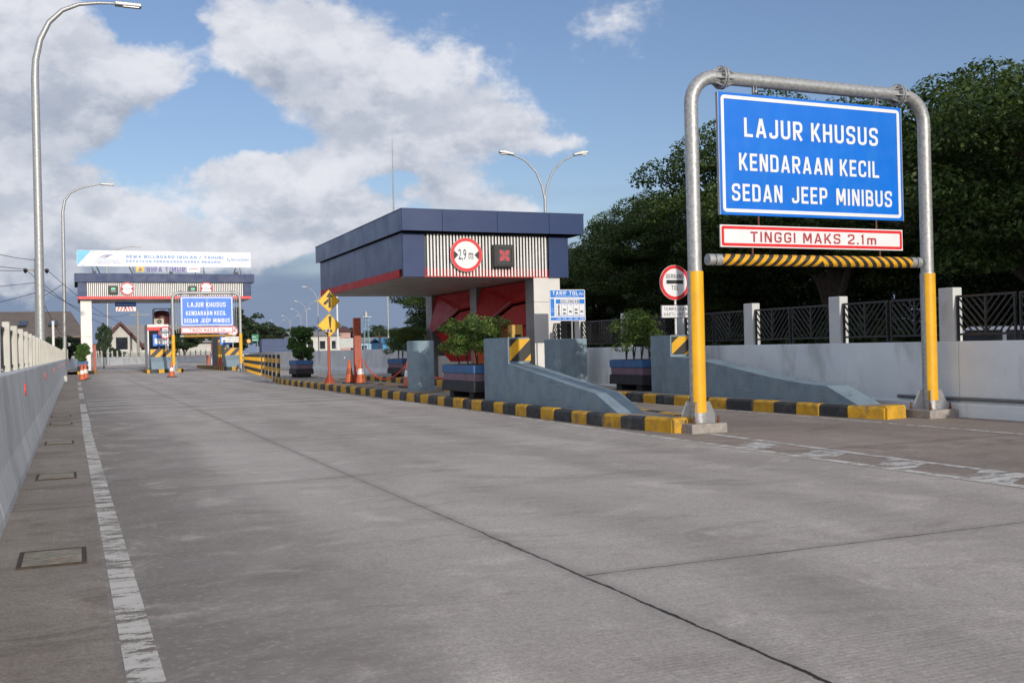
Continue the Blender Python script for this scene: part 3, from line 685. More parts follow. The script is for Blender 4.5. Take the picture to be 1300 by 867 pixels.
# ------------------------------------------------------------------ height gantries
def post_base(b, x, y, h=.13): b.box(x-.28, x+.30, y-.27, y+.27, -.02, h)
def gantry(X0, X1, Y, ztop, label, base_h=.13, zb=0):
    g = thing('height_gantry', label, 'gantry', ((X0+X1)/2, Y, 0), 'pipe gantries over the small vehicle lanes')
    rb = .42; r = .098
    pl = [(X0, Y, 2.26+zb), (X0, Y, ztop-rb)]+arc(X0+rb, ztop-rb, rb, 180, 90, 10, Y)[1:]
    MB().tube(pl+[(X0+.52, Y, ztop)], r, 20).build('post_bend', galv, g, smooth=True)
    pr = [(X1, Y, 2.26+zb), (X1, Y, ztop-rb)]+arc(X1-rb, ztop-rb, rb, 0, 90, 10, Y)[1:]
    MB().tube(pr+[(X1-.52, Y, ztop)], r, 20).build('post_bend', galv, g, smooth=True)
    MB().tube([(X0+.521, Y, ztop), (X1-.521, Y, ztop)], r, 20).build('cross_pipe', galv, g, smooth=True)
    for x in (X0+.52, X1-.52):
        f = MB()
        for dx in (-.036, .006): f.cyl((x+dx, Y, ztop), (x+dx+.03, Y, ztop), .165, 24)
        for k in range(8):
            a = k*math.tau/8+.2; c, s = math.cos(a), math.sin(a)
            for sg in (-1, 1):
                pts_ = [(x+sg*.037, Y+c*rr, ztop+s*rr) for rr in (.09, .16)]+[(x+sg*.16, Y+c*.10, ztop+s*.10), (x+sg*.16, Y+c*.09, ztop+s*.09)]
                f.prism(pts_, Vector((0, -s, c))*.012)
            ab = a+.39; f.cyl((x-.06, Y+math.cos(ab)*.135, ztop+math.sin(ab)*.135), (x+.06, Y+math.cos(ab)*.135, ztop+math.sin(ab)*.135), .014, 6)
        f.build('flange', galv2, g)
    for x in (X0, X1):
        p = MB(); p.tube([(x, Y, base_h), (x, Y, 2.26+zb)], .112, 24); p.build('lower_post', galv, g, smooth=True)
        sl = MB(); n = 14; a0, a1 = -155, -20; vs = []
        for k in range(n+1):
            a = R(a0+(a1-a0)*k/n)
            for rr, z in ((.1135, .27+zb), (.1135, 2.25+zb), (.117, .27+zb), (.117, 2.25+zb)): vs.append((x+rr*math.cos(a), Y+rr*math.sin(a), z))
        fs = []
        for k in range(n):
            o_ = 4*k; fs += [(o_+2, o_+6, o_+7, o_+3), (o_, o_+1, o_+5, o_+4), (o_+1, o_+3, o_+7, o_+5), (o_, o_+4, o_+6, o_+2)]
        fs += [(0, 2, 3, 1), (4*n, 4*n+1, 4*n+3, 4*n+2)]
        sl.poly(vs, fs); sl.build('reflective_sleeve', yel_tape, g, smooth=True)
        b = MB(); post_base(b, x, Y, base_h); plinth = b.build('plinth', basecon, g, bevel=.015)
        gs = MB()
        for k in range(4):
            a = R(45+90*k); c, s = math.cos(a), math.sin(a)
            pts_ = [(x+c*rr, Y+s*rr, base_h+zz) for rr, zz in ((.10, 0), (.235, 0), (.235, .12), (.165, .30), (.10, .30))]
            gs.prism(pts_, Vector((-s, c, 0))*.014)
        gs.build('gusset', galv2, g)
        bo = MB()
        for sx in (-.2, .2):
            for sy in (-.2, .2): bo.cyl((x+sx, Y+sy, base_h), (x+sx, Y+sy, base_h+.10), .014, 8); bo.cyl((x+sx, Y+sy, base_h+.005), (x+sx, Y+sy, base_h+.035), .027, 6)
        bo.build('anchor_bolts', rust, plinth)
    return g
def round_rect(x0, x1, z0, z1, r, y, n=5):
    p = []
    for cx, cz, a in ((x1-r, z1-r, 0), (x0+r, z1-r, 90), (x0+r, z0+r, 180), (x1-r, z0+r, 270)):
        p += [(cx+r*math.cos(R(a+90*k/n)), y, cz+r*math.sin(R(a+90*k/n))) for k in range(n+1)]
    return p
def frame_rect(b, x0, x1, z0, z1, w, r, y, th, mi=0):
    o_ = round_rect(x0, x1, z0, z1, r, y); i_ = round_rect(x0+w, x1-w, z0+w, z1-w, max(r-w, .012), y); n = len(o_)
    vs = o_+i_+[(q[0], y+th, q[2]) for q in o_]+[(q[0], y+th, q[2]) for q in i_]
    fs = []
    for k in range(n):
        j = (k+1) % n; fs += [(k, j, n+j, n+k), (2*n+k, 3*n+k, 3*n+j, 2*n+j), (k, 2*n+k, 2*n+j, j), (n+k, n+j, 3*n+j, 3*n+k)]
    return b.poly(vs, fs, mi)
def lane_sign(x0, x1, z0, z1, Y, label, ztop, hang=True):
    w, h = x1-x0, z1-z0; g = thing('lane_sign', label, 'sign', ((x0+x1)/2, Y, z0), 'blue lane signs hanging from pipe gantries')
    MB().box(x0, x1, Y-.02, Y+.02, z0, z1).build('panel', signblue, g, bevel=.004)
    fr = MB(); k = h/1.74
    frame_rect(fr, x0+.04*k, x1-.04*k, z0+.04*k, z1-.04*k, .05*k, .06*k, Y-.0235, .003); fr.build('border', signwhite, g)
    MB().box(x0-.012, x0, Y-.018, Y+.03, z0, z1).box(x1, x1+.012, Y-.018, Y+.03, z0, z1).build('edge_frame', galv2, g)
    for s, fa, fb, za, zb in (('LAJUR KHUSUS', .128, .860, .354, .197), ('KENDARAAN KECIL', .098, .862, .632, .489), ('SEDAN JEEP MINIBUS', .058, .934, .884, .742)):
        stroke_text(s, (x0+fa*w, x0+fb*w, z1-za*h, z1-zb*h), Y-.0238, signwhite, g, word=.36 if s[0] != 'S' else .5)
    if hang:
        for x in (x0+.19*w, x0+.86*w):
            rd = MB(); rd.box(x-.03, x-.018, Y-.02, Y+.02, ztop-.19, ztop-.09); rd.box(x+.018, x+.03, Y-.02, Y+.02, ztop-.19, ztop-.09)
            rd.cyl((x, Y-.03, ztop-.165), (x, Y+.03, ztop-.165), .012, 8); rd.build('hanger', galv2, g)
            MB().cyl((x, Y, z1-.02), (x, Y, ztop-.15), .012, 8).build('hanging_rod', rust, g)
    return g
def seam(g, x, z0, z1, Y): MB().box(x-.012, x+.012, Y-.0262, Y-.0245, z0, z1).build('seam', galv2, g)
def limit_sign(x0, x1, z0, z1, Y, zup, label):
    w, h = x1-x0, z1-z0; g = thing('height_limit_sign', label, 'sign', ((x0+x1)/2, Y, z0), 'height limit signs under the blue signs')
    MB().box(x0, x1, Y-.015, Y+.015, z0, z1).build('panel', signwhite, g, bevel=.004)
    fr = MB(); frame_rect(fr, x0+.018, x1-.018, z0+.018, z1-.018, .04*h/.31, .03, Y-.0185, .003); fr.build('border', red, g)
    stroke_text('TINGGI MAKS 2.1m', (x0+.152*w, x0+.842*w, z0+.25*h, z0+.72*h), Y-.0188, palered, g, t=.17, W=.74, gap=.26, word=.55)
    for x in (x0+.2*w, x0+.85*w): MB().cyl((x, Y, z1-.01), (x, Y, zup+.01), .013, 8).build('hanging_rod', rust, g)
    return g
def bar(x0, x1, z, r, Y, zup, label, nst):
    g = thing('height_bar', label, 'bar', ((x0+x1)/2, Y, z), 'striped height bars')
    MB().cyl((x0, Y, z), (x1, Y, z), r, 28).build('pipe', galv, g, smooth=True)
    n = 10; vs = []; fs = []; xa, xb = x0+.22, x1-.2; mid = (xa+xb)/2
    # striped tape wrapped over the front half
    for i, x in enumerate((xa, xb)):
        for k in range(n+1):
            a = R(95+(262-95)*k/n); vs.append((x, Y+(r+.002)*math.cos(a), z+(r+.002)*math.sin(a)))
    fs = [(k, k+1, n+2+k, n+1+k) for k in range(n)]
    m = stripe_mat('bar_stripes', nst/(xb-xa), 1.0, 1)
    b = MB(); b.poly(vs, fs); b.build('striped_tape', m, g, smooth=True)
    for x in (x0+.36*(x1-x0)*.55, x1-.2*(x1-x0)): MB().cyl((x, Y, z+r-.01), (x, Y, zup+.005), .013, 8).build('hanging_rod', rust, g)
    for x, s in ((x0+.1, 1), (x1-.1, -1)): MB().cyl((x, Y, z), (x+.012, Y, z), r+.004, 20).build('clamp', black, g)
    return g
gantry(8.04, 12.34, 12.22, 5.02, 'large galvanised pipe gantry with yellow sleeves straddling the right toll lane in front')
lane_sign(8.47, 11.84, 3.06, 4.81, 12.2, 'large blue lane sign with white lettering hanging from the near pipe gantry', 5.02)
limit_sign(8.46, 11.82, 2.60, 2.92, 12.2, 3.06, 'red bordered white height limit sign under the near blue lane sign')
bar(8.24, 12.16, 2.42, .082, 12.2, 2.6, 'thick grey bar with black and yellow stripes hanging lowest in the near gantry', 21)
gantry(6.0, 10.35, 71, 5.32, 'distant pipe gantry with yellow sleeves in front of the far toll gate', .2, .3)
far_sign = lane_sign(6.5, 9.88, 3.1, 5.08, 70.95, 'distant blue lane sign hanging in front of the far toll gate', 5.32)
seam(far_sign, 8.19, 3.1, 5.08, 70.95)
limit_sign(6.5, 9.88, 2.62, 3.06, 70.95, 3.1, 'distant white height limit sign under the far blue lane sign')
bar(6.45, 10.0, 2.45, .08, 70.95, 2.62, 'distant thin striped height bar in front of the far toll gate', 26)
hb = thing('hanging_frame', 'thin white pipe frame around the distant blue lane sign', 'frame', (8.2, 71, 0))
for x in (6.22, 6.36, 10.0, 10.12): MB().tube([(x, 71, 5.24), (x, 71, 2.65)], .02, 6).build('rod', galv2, hb)

# ------------------------------------------------------------------ crash cushions, blocks
def cushion(X0, X1, yb, yf, ytip, ztop, zmid, zend, ztip, label, curve, zb=.185):
    g = thing('crash_cushion', label, 'crash cushion', ((X0+X1)/2, (yb+ytip)/2, zb), 'concrete crash cushions')
    prof = [(yb, zb), (yb, ztop), (yf, ztop), (yf, zmid)]
    n = 14
    for k in range(1, n+1):
        u = k/n; yy = yf+(ytip+.75-yf)*u; uu = (u*u*(3-2*u))*curve+u*(1-curve); prof.append((yy, zmid+(zend-zmid)*uu))
    prof += [(ytip, ztip), (ytip, zb)]
    MB().prism([(X0, y, z) for y, z in prof], (X1-X0, 0, 0)).build('concrete_body', bluegrey, g, bevel=.035, segs=3)
    p = MB(); y = yf-.012; w0, w1 = X0+.03, X1+.02; z0, z1 = zmid+.045, ztop-.03
    p.box(w0, w1, y, y+.01, z0, z1); p.build('striped_plate', str_blk, g)
    st = MB(); W = w1-w0; H = z1-z0
    def clip(c0, c1):                                                   # band c0 <= (x/W - z/H) <= c1 clipped to the plate
        poly = [(0, 0), (1, 0), (1, 1), (0, 1)]
        for sgn, c in ((1, c0), (-1, c1)):
            out = []
            for i in range(len(poly)):
                a, d_ = poly[i], poly[(i+1) % len(poly)]
                fa = sgn*(a[0]-a[1]-c); fb = sgn*(d_[0]-d_[1]-c)
                if fa >= 0: out.append(a)
                if fa*fb < 0: u = fa/(fa-fb); out.append((a[0]+(d_[0]-a[0])*u, a[1]+(d_[1]-a[1])*u))
            poly = out
            if not poly: break
        return poly
    nband = max(1, round(W/.45)); 
    for k in range(-3, 5):
        c0 = (-.62+k*1.3)/nband; pl = clip(c0, c0+.62/nband)
        if len(pl) > 2: st.prism([(w0+u*W, y-.003, z0+v*H) for u, v in pl], (0, .002, 0))
    st.build('stripes', str_yel, g)
    return g
cushion(7.62, 8.07, 19.3, 18.05, 13.75, 1.43, .93, .48, .19, 'blue grey concrete crash cushion sloping down to the kerb tip left of the near gantry', .15)
cushion(11.55, 12.02, 19.35, 18.55, 12.95, 1.42, .97, .48, .19, 'blue grey concrete crash cushion behind the near gantry along the right wall', .75)
def block(x0, x1, y0, y1, z1, label, ch):
    b = MB(); b.prism([(x0+ch, y0, .185), (x1, y0, .185), (x1, y1, .185), (x0+ch, y1, .185), (x0, y1-ch, .185), (x0, y0+ch, .185)], (0, 0, z1-.185))
    o = b.build('concrete_block', bluegrey, origin=((x0+x1)/2, (y0+y1)/2, .185), bevel=.03, segs=3); return setp(o, label, 'concrete block', 'tall concrete guard blocks')
block(7.5, 8.03, 23.62, 24.3, 1.45, 'tall blue grey concrete block on the kerb left of the leafy front planter', .14)
b = MB(); b.box(7.42, 8.2, 23.5, 24.42, .19, .235); setp(b.build('block_footing', pave, origin=(7.8, 24, .19), bevel=.01), 'low concrete footing slab under the tall block on the left kerb', 'footing')
block(11.38, 12.27, 23.75, 24.6, 1.43, 'wide stained concrete block below the blue tariff board', .1)

# ------------------------------------------------------------------ signs near the booth
t_ = thing('tariff_board', 'blue and white toll tariff board with vehicle classes above the wide concrete block', 'sign', (12.2, 24.72, .19))
x0, x1, z0, z1, Y = 11.68, 12.74, 1.915, 2.755, 24.72; w, h = x1-x0, z1-z0
def F(a, b_): return (x0+a*w, z1-b_*h)
MB().prism(round_rect(x0, x1, z0, z1, .03, Y), (0, .02, 0)).build('panel', signwhite, t_)
bl = MB()
for a, c, d_, e in ((.02, .98, .02, .25), (.02, .125, .29, .85), (.17, .98, .31, .45), (.02, .98, .885, .98), (.17, .98, .83, .845)):
    bl.box(x0+a*w, x0+c*w, Y-.003, Y, z1-e*h, z1-d_*h)
for c in (.17, .33, .49, .655, .825, .975): bl.box(x0+c*w-.004, x0+c*w+.004, Y-.003, Y, z1-.83*h, z1-.45*h)
bl.build('blue_fields', tarifblue, t_)
stroke_text('TARIF TOL', (x0+.08*w, x0+.80*w, z1-.17*h, z1-.045*h), Y-.0035, signwhite, t_, t=.17, W=.62, gap=.2)
text('lettering', '(Rp)', (x0+.83*w, x0+.96*w, z1-.165*h, z1-.085*h), Y-.0035, signwhite, t_, bold=.008)
MB().box(x0+.30*w, x0+.83*w, Y-.005, Y-.003, z1-.432*h, z1-.325*h).build('name_field', signwhite, t_)
stroke_text('GOLONGAN', (x0+.315*w, x0+.815*w, z1-.42*h, z1-.34*h), Y-.0055, letblack, t_, t=.17, W=.62, gap=.2)
for i, s in enumerate(('I', 'II', 'III', 'IV', 'V')): text('lettering', s, (x0+(.24+.163*i)*w, x0+(.26+.163*i+.006*len(s))*w, z1-.51*h, z1-.47*h), Y-.001, letblack, t_, depth=0)
pic = MB()
def truck(cx, cz, s, n=1):
    pic.box(x0+(cx-.045*s)*w, x0+(cx+.015*s)*w, Y-.004, Y-.001, z1-(cz+.02)*h, z1-(cz-.025)*h); pic.box(x0+(cx+.02*s)*w, x0+(cx+.045*s)*w, Y-.004, Y-.001, z1-(cz+.02)*h, z1-(cz-.01)*h)
    for q in (-.03, .0, .03): pic.disc(x0+(cx+q*s)*w, Y-.004, z1-(cz+.025)*h, .007, .003, 8)
for zz in (.53, .59, .66, .73, .79): truck(.25, zz, .5)
for cx, zz in ((.41, .64), (.41, .76), (.575, .70), (.74, .64), (.74, .75), (.90, .70)): truck(cx, zz, .9)
pic.build('vehicle_symbols', letblack, t_)
text('lettering', '5.000   5.000   5.000   5.000   5.000'.replace('   ', '    '), (x0+.19*w, x0+.95*w, z1-.955*h, z1-.905*h), Y-.0035, signwhite, t_, bold=.006)
text('lettering', 'BERLAKU PADA SEMUA JENIS KENDARAAN', (x0+.15*w, x0+.82*w, z1-.23*h, z1-.20*h), Y-.0035, signwhite, t_, bold=.006)
text('lettering', 'ASAL', (x0+.035*w, x0+.11*w, z1-.625*h, z1-.60*h), Y-.0035, signwhite, t_, bold=.006); text('lettering', 'TUJUAN', (x0+.03*w, x0+.115*w, z1-.70*h, z1-.675*h), Y-.0035, signwhite, t_, bold=.006)
MB().cyl((12.35, 24.77, .19), (12.35, 24.77, 2.6), .022, 10).build('post', galv2, t_)
MB().box(12.25, 12.45, 24.67, 24.87, .186, .2).build('foot_plate', rust, t_)
def stop_sign(cx, Y, zc, r, zbase, label, plate, w2, rust_foot=True):
    g = thing('toll_gate_sign', label, 'sign', (cx, Y, zbase), 'round red bordered toll gate signs')
    MB().disc(cx, Y, zc, r, .012).build('disc', signwhite, g)
    MB().ring(cx, Y-.0035, zc, r*.80, r*.985, .003).build('border', red, g)
    MB().box(cx-.56*r, cx+.56*r, Y-.004, Y-.001, zc-.07*r, zc+.14*r).build('black_bar', letblack, g)
    stroke_text('GERBANG', (cx-.58*r, cx+.58*r, zc+.24*r, zc+.48*r), Y-.002, letblack, g, t=.15, W=.62, gap=.2)
    stroke_text('TOL', (cx-.24*r, cx+.24*r, zc-.42*r, zc-.17*r), Y-.002, letblack, g, t=.15, W=.62, gap=.2)
    MB().cyl((cx+.02, Y+.035, zbase), (cx+.02, Y+.035, zc+.6*r), .024, 12).build('post', white, g)
    if rust_foot: MB().box(cx-.06, cx+.1, Y-.03, Y+.1, zbase, zbase+.02).build('foot_plate', rust, g)
    if plate:
        a, c = plate
        MB().box(cx-w2, cx+w2, Y-.006, Y+.006, a, c).build('text_plate', signwhite, g)
        b_ = MB(); frame_rect(b_, cx-w2, cx+w2, a, c, .012, .012, Y-.008, .001); b_.build('plate_edge', letblack, g)
        hh = c-a
        stroke_text('TEMPELKAN', (cx-w2*.82, cx+w2*.80, a+.56*hh, a+.82*hh), Y-.0085, letblack, g, t=.12, W=.62, gap=.22)
        stroke_text('KARTU UNTUK', (cx-w2*.82, cx+w2*.86, a+.16*hh, a+.42*hh), Y-.0085, letblack, g, t=.12, W=.62, gap=.22)
    return g
stop_sign(11.87, 18.82, 2.55, .375, 1.42, 'round toll gate sign with text plate on the crash cushion behind the near gantry post', (1.79, 2.07), .36)

# ------------------------------------------------------------------ planters and shrubs
def planter(label, loc, rz=0, sx=.42, sy=.98):
    g = thing('planter', label, 'planter', loc, 'striped concrete planters'); x, y, z = loc
    b = MB()
    def fr(h0, h1, k0, k1, mi):
        vs = [(x+sx*k*u, y+sy*(1-(1-k)*.5)*v, z+hh) for hh, k in ((h0, k0), (h1, k1)) for u, v in ((-1, -1), (1, -1), (1, 1), (-1, 1))]
        b.poly(vs, [(0, 1, 2, 3), (7, 6, 5, 4)]+[((i+1) % 4, i, 4+i, 4+(i+1) % 4) for i in range(4)], mi)
    fr(.14, .36, 1.03, 1.0, 2); fr(.361, .53, .93, .95, 1); fr(.531, .70, 1.0, 1.0, 0)
    b.build('body', [pl_blue, pl_mauve, pl_dark], g, bevel=.012)
    MB().box(x-sx*.9, x+sx*.9, y-sy*.94, y+sy*.94, z+.66, z+.708).build('soil', soil, g)
    for s in (-1, 1): MB().box(x-sx*.8, x+sx*.8, y+s*sy*.62-.12, y+s*sy*.62+.12, z-.003, z+.141).build('foot', pl_dark, g)
    if rz: g.rotation_euler = (0, 0, rz)
    return g
def leaves(clumps, n, L, W, seed, up=.5, shell=.6, droop=0, ra=.7):
    """many small leaf faces spread through ellipsoid clumps; returns vertices (4 per leaf)"""
    r_ = np.random.default_rng(seed); V = []
    for (cx, cy, cz, rx, ry, rz, wt) in clumps:
        m = max(4, int(n*wt)); d = r_.normal(size=(m, 3)); d /= np.linalg.norm(d, axis=1)[:, None]
        rad = r_.random(m)**(1/3)*(1-shell)+shell*np.clip(r_.normal(.92, .12, m), 0, 1.15)
        p = d*rad[:, None]*np.array([rx, ry, rz])+np.array([cx, cy, cz])
        p[:, 2] -= droop*(d[:, 0]**2+d[:, 1]**2)*rad**2
        nr = d*.8+r_.normal(size=(m, 3))*ra; nr[:, 2] += up; nr /= np.linalg.norm(nr, axis=1)[:, None]
        a = np.cross(nr, r_.normal(size=(m, 3))); a /= np.linalg.norm(a, axis=1)[:, None]+1e-9; b = np.cross(nr, a)
        s = r_.uniform(.65, 1.25, m)[:, None]
        V.append(np.stack([p-a*L*.5*s, p+b*W*.5*s-a*L*.05*s, p+a*L*.5*s, p-b*W*.5*s-a*L*.05*s], 1))
    return np.concatenate(V).reshape(-1, 3)
def leaf_obj(name, V, m, parent=None, origin=None):
    n = len(V)//4; me = bpy.data.meshes.new(name); org = np.array(ORG[parent.name] if parent else (origin or (0, 0, 0)))
    me.vertices.add(len(V)); me.vertices.foreach_set('co', (V-org).astype(np.float32).ravel())
    me.loops.add(4*n); me.loops.foreach_set('vertex_index', np.arange(4*n, dtype=np.int32))
    me.polygons.add(n); me.polygons.foreach_set('loop_start', np.arange(0, 4*n, 4, dtype=np.int32)); me.polygons.foreach_set('loop_total', np.full(n, 4, np.int32))
    me.materials.append(m); me.update(); me.validate()
    o = bpy.data.objects.new(name, me); COL.objects.link(o)
    if parent: o.parent = parent
    ORG[o.name] = Vector(org); return o
def shrub(label, loc, sx, sy, h, seed, n=170, m=None, leaf=.055, stems=4, ball=False):
    g = thing('shrub', label, 'shrub', loc, 'shrubs in the planters'); x, y, z = loc; r_ = random.Random(seed)
    cl = []
    if ball: 
        for k in range(46):
            a = r_.uniform(0, 6.28); u = r_.random()**.5; zz = r_.uniform(.12, .92)
            kx = math.sin(math.pi*min(1, .18+zz*.72))**.6
            cl.append((x+sx*.8*u*kx*math.cos(a), y+sy*.8*u*kx*math.sin(a), z+h*zz, .17, .17, .14, 1))
    else:
        for k in range(75):
            a = r_.uniform(0, 6.28); u = r_.random()**.6; zz = .24+.62*r_.random()+.12*(1-u)
            cl.append((x+sx*u*math.cos(a), y+sy*u*math.sin(a), z+h*zz, r_.uniform(.12, .26), r_.uniform(.12, .26), r_.uniform(.07, .15), r_.uniform(.6, 1.3)))
    leaf_obj('foliage', leaves(cl, n, leaf, leaf*.55, seed), m or leaf_shrub, g)
    b = MB()
    for k in range(stems):
        yy = y+sy*.7*(k/(max(1, stems-1))*2-1)
        for j in range(3):
            e = cl[r_.randrange(len(cl))]; b.tube([(x, yy, z-.02), (x+r_.uniform(-.06, .06), yy+r_.uniform(-.08, .08), z+h*.25), ((x+e[0])/2, (yy+e[1])/2, z+h*.45), e[:3]], [.015, .012, .008, .004], 6)
    b.build('stems', bark, g, smooth=True)
    return g
planter('striped blue and mauve planter behind the left crash cushion, with the widest shrub', (7.93, 20.6, .19))
shrub('wide airy green shrub on thin stems in the planter behind the left crash cushion', (7.93, 20.75, .89), .55, 1.2, 1.08, 3)
planter('striped planter in the shade behind the right crash cushion', (12.0, 20.55, .19), sy=.75)
shrub('airy shrub with bare stems in front of the fence behind the right crash cushion', (12.0, 20.7, .89), .5, .75, 1.15, 5, n=120)
planter('striped planter partly hidden behind the tall concrete block on the left kerb', (11.6, 37.6, .19))
shrub('yellowish green shrub in the planter beside the tall concrete block', (11.6, 37.6, .89), .6, 1.2, 1.25, 8, n=200)
planter('striped planter at the far end of the left kerb next to the striped bollards', (8.6, 42.4, .19), sx=.36, sy=.72)
shrub('dense rounded dark green shrub in the planter next to the striped bollards', (8.6, 42.4, .86), .58, .8, 1.42, 11, n=330, m=leaf_ball, leaf=.075, ball=True)

# ------------------------------------------------------------------ cones, posts, chain, arrow signs
def cone(label, loc, group='orange traffic cones', band=None):
    g = thing('traffic_cone', label, 'traffic cone', loc, group); x, y, z = loc
    MB().box(x-.2, x+.2, y-.2, y+.2, z, z+.04).build('base', black, g, bevel=.012)
    b = MB(); b.tube([(x, y, z+.04), (x, y, z+.3)], [.155, .108], 20); b.build('body', orange, g, smooth=True)
    MB().tube([(x, y, z+.48), (x, y, z+.75), (x, y, z+.77)], [.077, .032, .02], 20).build('tip', orange, g, smooth=True)
    MB().tube([(x, y, z+.3), (x, y, z+.48)], [.1095, .0785], 20).build('reflective_band', band or white, g, smooth=True)
    return g
cn = cone('traffic cone with clean white band right of the tall red post', (8.32, 31.75, .19))
cone('dull dark orange traffic cone without white band left of the tall red post', (8.2, 32.7, .19), band=mat('cone_dull', (.36, .09, .04), .7, .2, 8))
copy_tree(cn, (8.5, 27.3, .19), .2, 'orange traffic cone mostly hidden behind the tall concrete block')
copy_tree(cn, (.33, 58.5, 0), .1, 'front traffic cone of the two by the left barrier wall', 1.12)
copy_tree(cn, (.52, 62, 0), .7, 'rear traffic cone of the two by the left barrier wall', 1.12)
copy_tree(cn, (4.95, 60, 0), .3, 'traffic cone standing alone on the road before the far crash cushion', 1.12)
rp = thing('steel_post', 'tall orange red steel channel post between two traffic cones', 'post', (8.42, 32.5, .19))
b = MB(); b.box(8.31, 8.325, 32.4, 32.56, .19, 2.3); b.box(8.325, 8.515, 32.4, 32.415, .19, 2.3); b.box(8.515, 8.53, 32.4, 32.56, .19, 2.3); b.build('channel', postred, rp)
MB().box(8.22, 8.62, 32.3, 32.7, .185, .2).build('foot_plate', postred, rp)
ch = MB()
def catenary(p, q, sag, n=46):
    p, q = Vector(p), Vector(q)
    for k in range(n):
        u = (k+.5)/n; c = p.lerp(q, u)-Vector((0, 0, sag*4*u*(1-u))); d = (q-p).normalized(); d = (d-Vector((0, 0, sag*4*(1-2*u)/(q-p).length))).normalized()
        L_ = (q-p).length/n*.62; side = d.cross(Vector((0, 0, 1))).normalized(); nn = side if k % 2 else d.cross(side)
        ring = [c+d*L_*a+nn*.022*b_ for a, b_ in ((-1, 0), (-.6, 1), (.6, 1), (1, 0), (.6, -1), (-.6, -1), (-1, 0))]
        ch.tube(ring, .008, 5)
for p, q, sag, n, l in (((8.36, 31.7, .98), (8.5, 27.4, .88), .55, 46, 'red plastic chain sagging from the white banded cone to the tall concrete block'),
                        ((8.5, 27.25, .88), (8.75, 23.2, .62), .25, 46, 'red plastic chain running on behind the tall concrete block towards the front planter'),
                        ((8.4, 32.4, .55), (8.32, 31.8, .97), .2, 12, 'short red chain end hanging from the tall red post to the cone')):
    ch = MB(); catenary(p, q, sag, n)
    setp(ch.build('plastic_chain', chain_m, origin=p, smooth=True), l, 'chain', 'red plastic chains')
AX, AY = 7.72, 33.5
ap = thing('arrow_sign_post', 'orange post with two yellow diamond arrow signs on the left kerb', 'sign post', (AX, AY, .19))
MB().tube([(AX, AY, .2), (AX, AY, 2.42)], [.05, .042], 14).build('post', postred, ap, smooth=True)
b = MB()
for k in range(4):
    a = R(45+90*k); c, s = math.cos(a), math.sin(a); b.prism([(AX+c*.04, AY+s*.04, .2), (AX+c*.2, AY+s*.2, .2), (AX+c*.18, AY+s*.18, .24), (AX+c*.045, AY+s*.045, .52)], Vector((-s, c, 0))*.012)
b.box(AX-.2, AX+.2, AY-.2, AY+.2, .185, .2); b.build('gussets', postred, ap)
signyel = mat('sign_yellow', (.86, .50, .006), .42, .04, 3)
def diamond(cx, cz, r, arrow):
    Y = AY-.07
    d = MB().prism([(cx-r, Y, cz), (cx, Y, cz-r), (cx+r, Y, cz), (cx, Y, cz+r)], (0, .012, 0)).build('diamond_plate', signyel, ap)
    e = MB(); vs = []
    for rr in (r*.93, r*.965): vs += [(cx-rr, Y-.001, cz), (cx, Y-.001, cz-rr), (cx+rr, Y-.001, cz), (cx, Y-.001, cz+rr)]
    e.poly(vs, [(k, (k+1) % 4, 4+(k+1) % 4, 4+k) for k in range(4)]); e.build('edge_line', letblack, ap)
    a = MB()
    for pl in arrow: a.prism([(cx+u*r, Y-.004, cz+v*r) for u, v in pl], (0, .003, 0))
    a.build('arrow', letblack, ap)
diamond(AX+.02, 2.90, .375, [[(-.04, -.6), (.2, -.6), (.16, .33), (-.02, .33)], [(-.24, .33), (.36, .33), (.07, .82)], [(-.5, -.2), (-.36, -.38), (-.04, -.08), (-.04, .22)]])
diamond(AX+.02, 2.10, .395, [[(-.06, .75), (.2, .75), (.12, -.25), (.02, -.25)], [(-.2, -.5), (.2, -.6), (.26, -.4), (-.1, -.28)]])
cc = thing('security_camera', 'small grey security camera fixed to the arrow sign post', 'camera', (AX-.04, AY-.15, 1.85))
MB().box(AX-.2, AX-.04, AY-.45, AY-.17, 1.86, 1.96).build('housing', camwhite, cc, bevel=.02)
MB().cyl((AX-.12, AY-.47, 1.91), (AX-.12, AY-.44, 1.91), .036, 12).build('lens', black, cc)
MB().tube([(AX-.11, AY-.25, 1.87), (AX-.04, AY-.12, 1.8), (AX, AY-.02, 1.8)], .02, 8).build('bracket', black, cc)

# striped bollards
bm_ = stripe_mat('bollard_rings', 1/.42, 0, 0, .06, 2)
bo = thing('bollard', 'striped bollard nearest the camera, beside the rear planter', 'bollard', (8.0, 44.2, 0), 'black and yellow bollards along the far right road edge')
MB().cyl((8.0, 44.2, 0), (8.0, 44.2, 1.12), .065, 14).build('ringed_tube', bm_, bo, smooth=True)
MB().tube([(8.0, 44.2, 1.12), (8.0, 44.2, 1.14), (8.0, 44.2, 1.15)], [.065, .055, .03], 14).build('cap', black, bo)
k = 0
ypos = [46.8, 49.3, 51.8, 54.3]+[57.2+1.15*i for i in range(16)]
for i, y in enumerate(ypos):
    x = 8.0+(y-44.2)*(3.2/31)
    copy_tree(bo, (x, y, 0), 0, ('black and yellow bollard among the widely spaced ones beside the rear planter' if i < 4 else 'black and yellow bollard in the tight row leading to the far gantry'),
              group=('widely spaced striped bollards' if i < 4 else 'tight row of striped bollards'))
wl = thing('warning_lamp', 'small glowing orange warning lamp on a thin pole behind the bollards', 'lamp', (12.25, 80, 0))
MB().cyl((12.25, 80, 0), (12.25, 80, 2.0), .04, 8).build('pole', galv2, wl); MB().disc(12.25, 79.9, 2.15, .2, .16, 20).build('housing', black, wl); MB().disc(12.25, 79.88, 2.15, .13, .02, 20).build('lens', orangeled, wl)
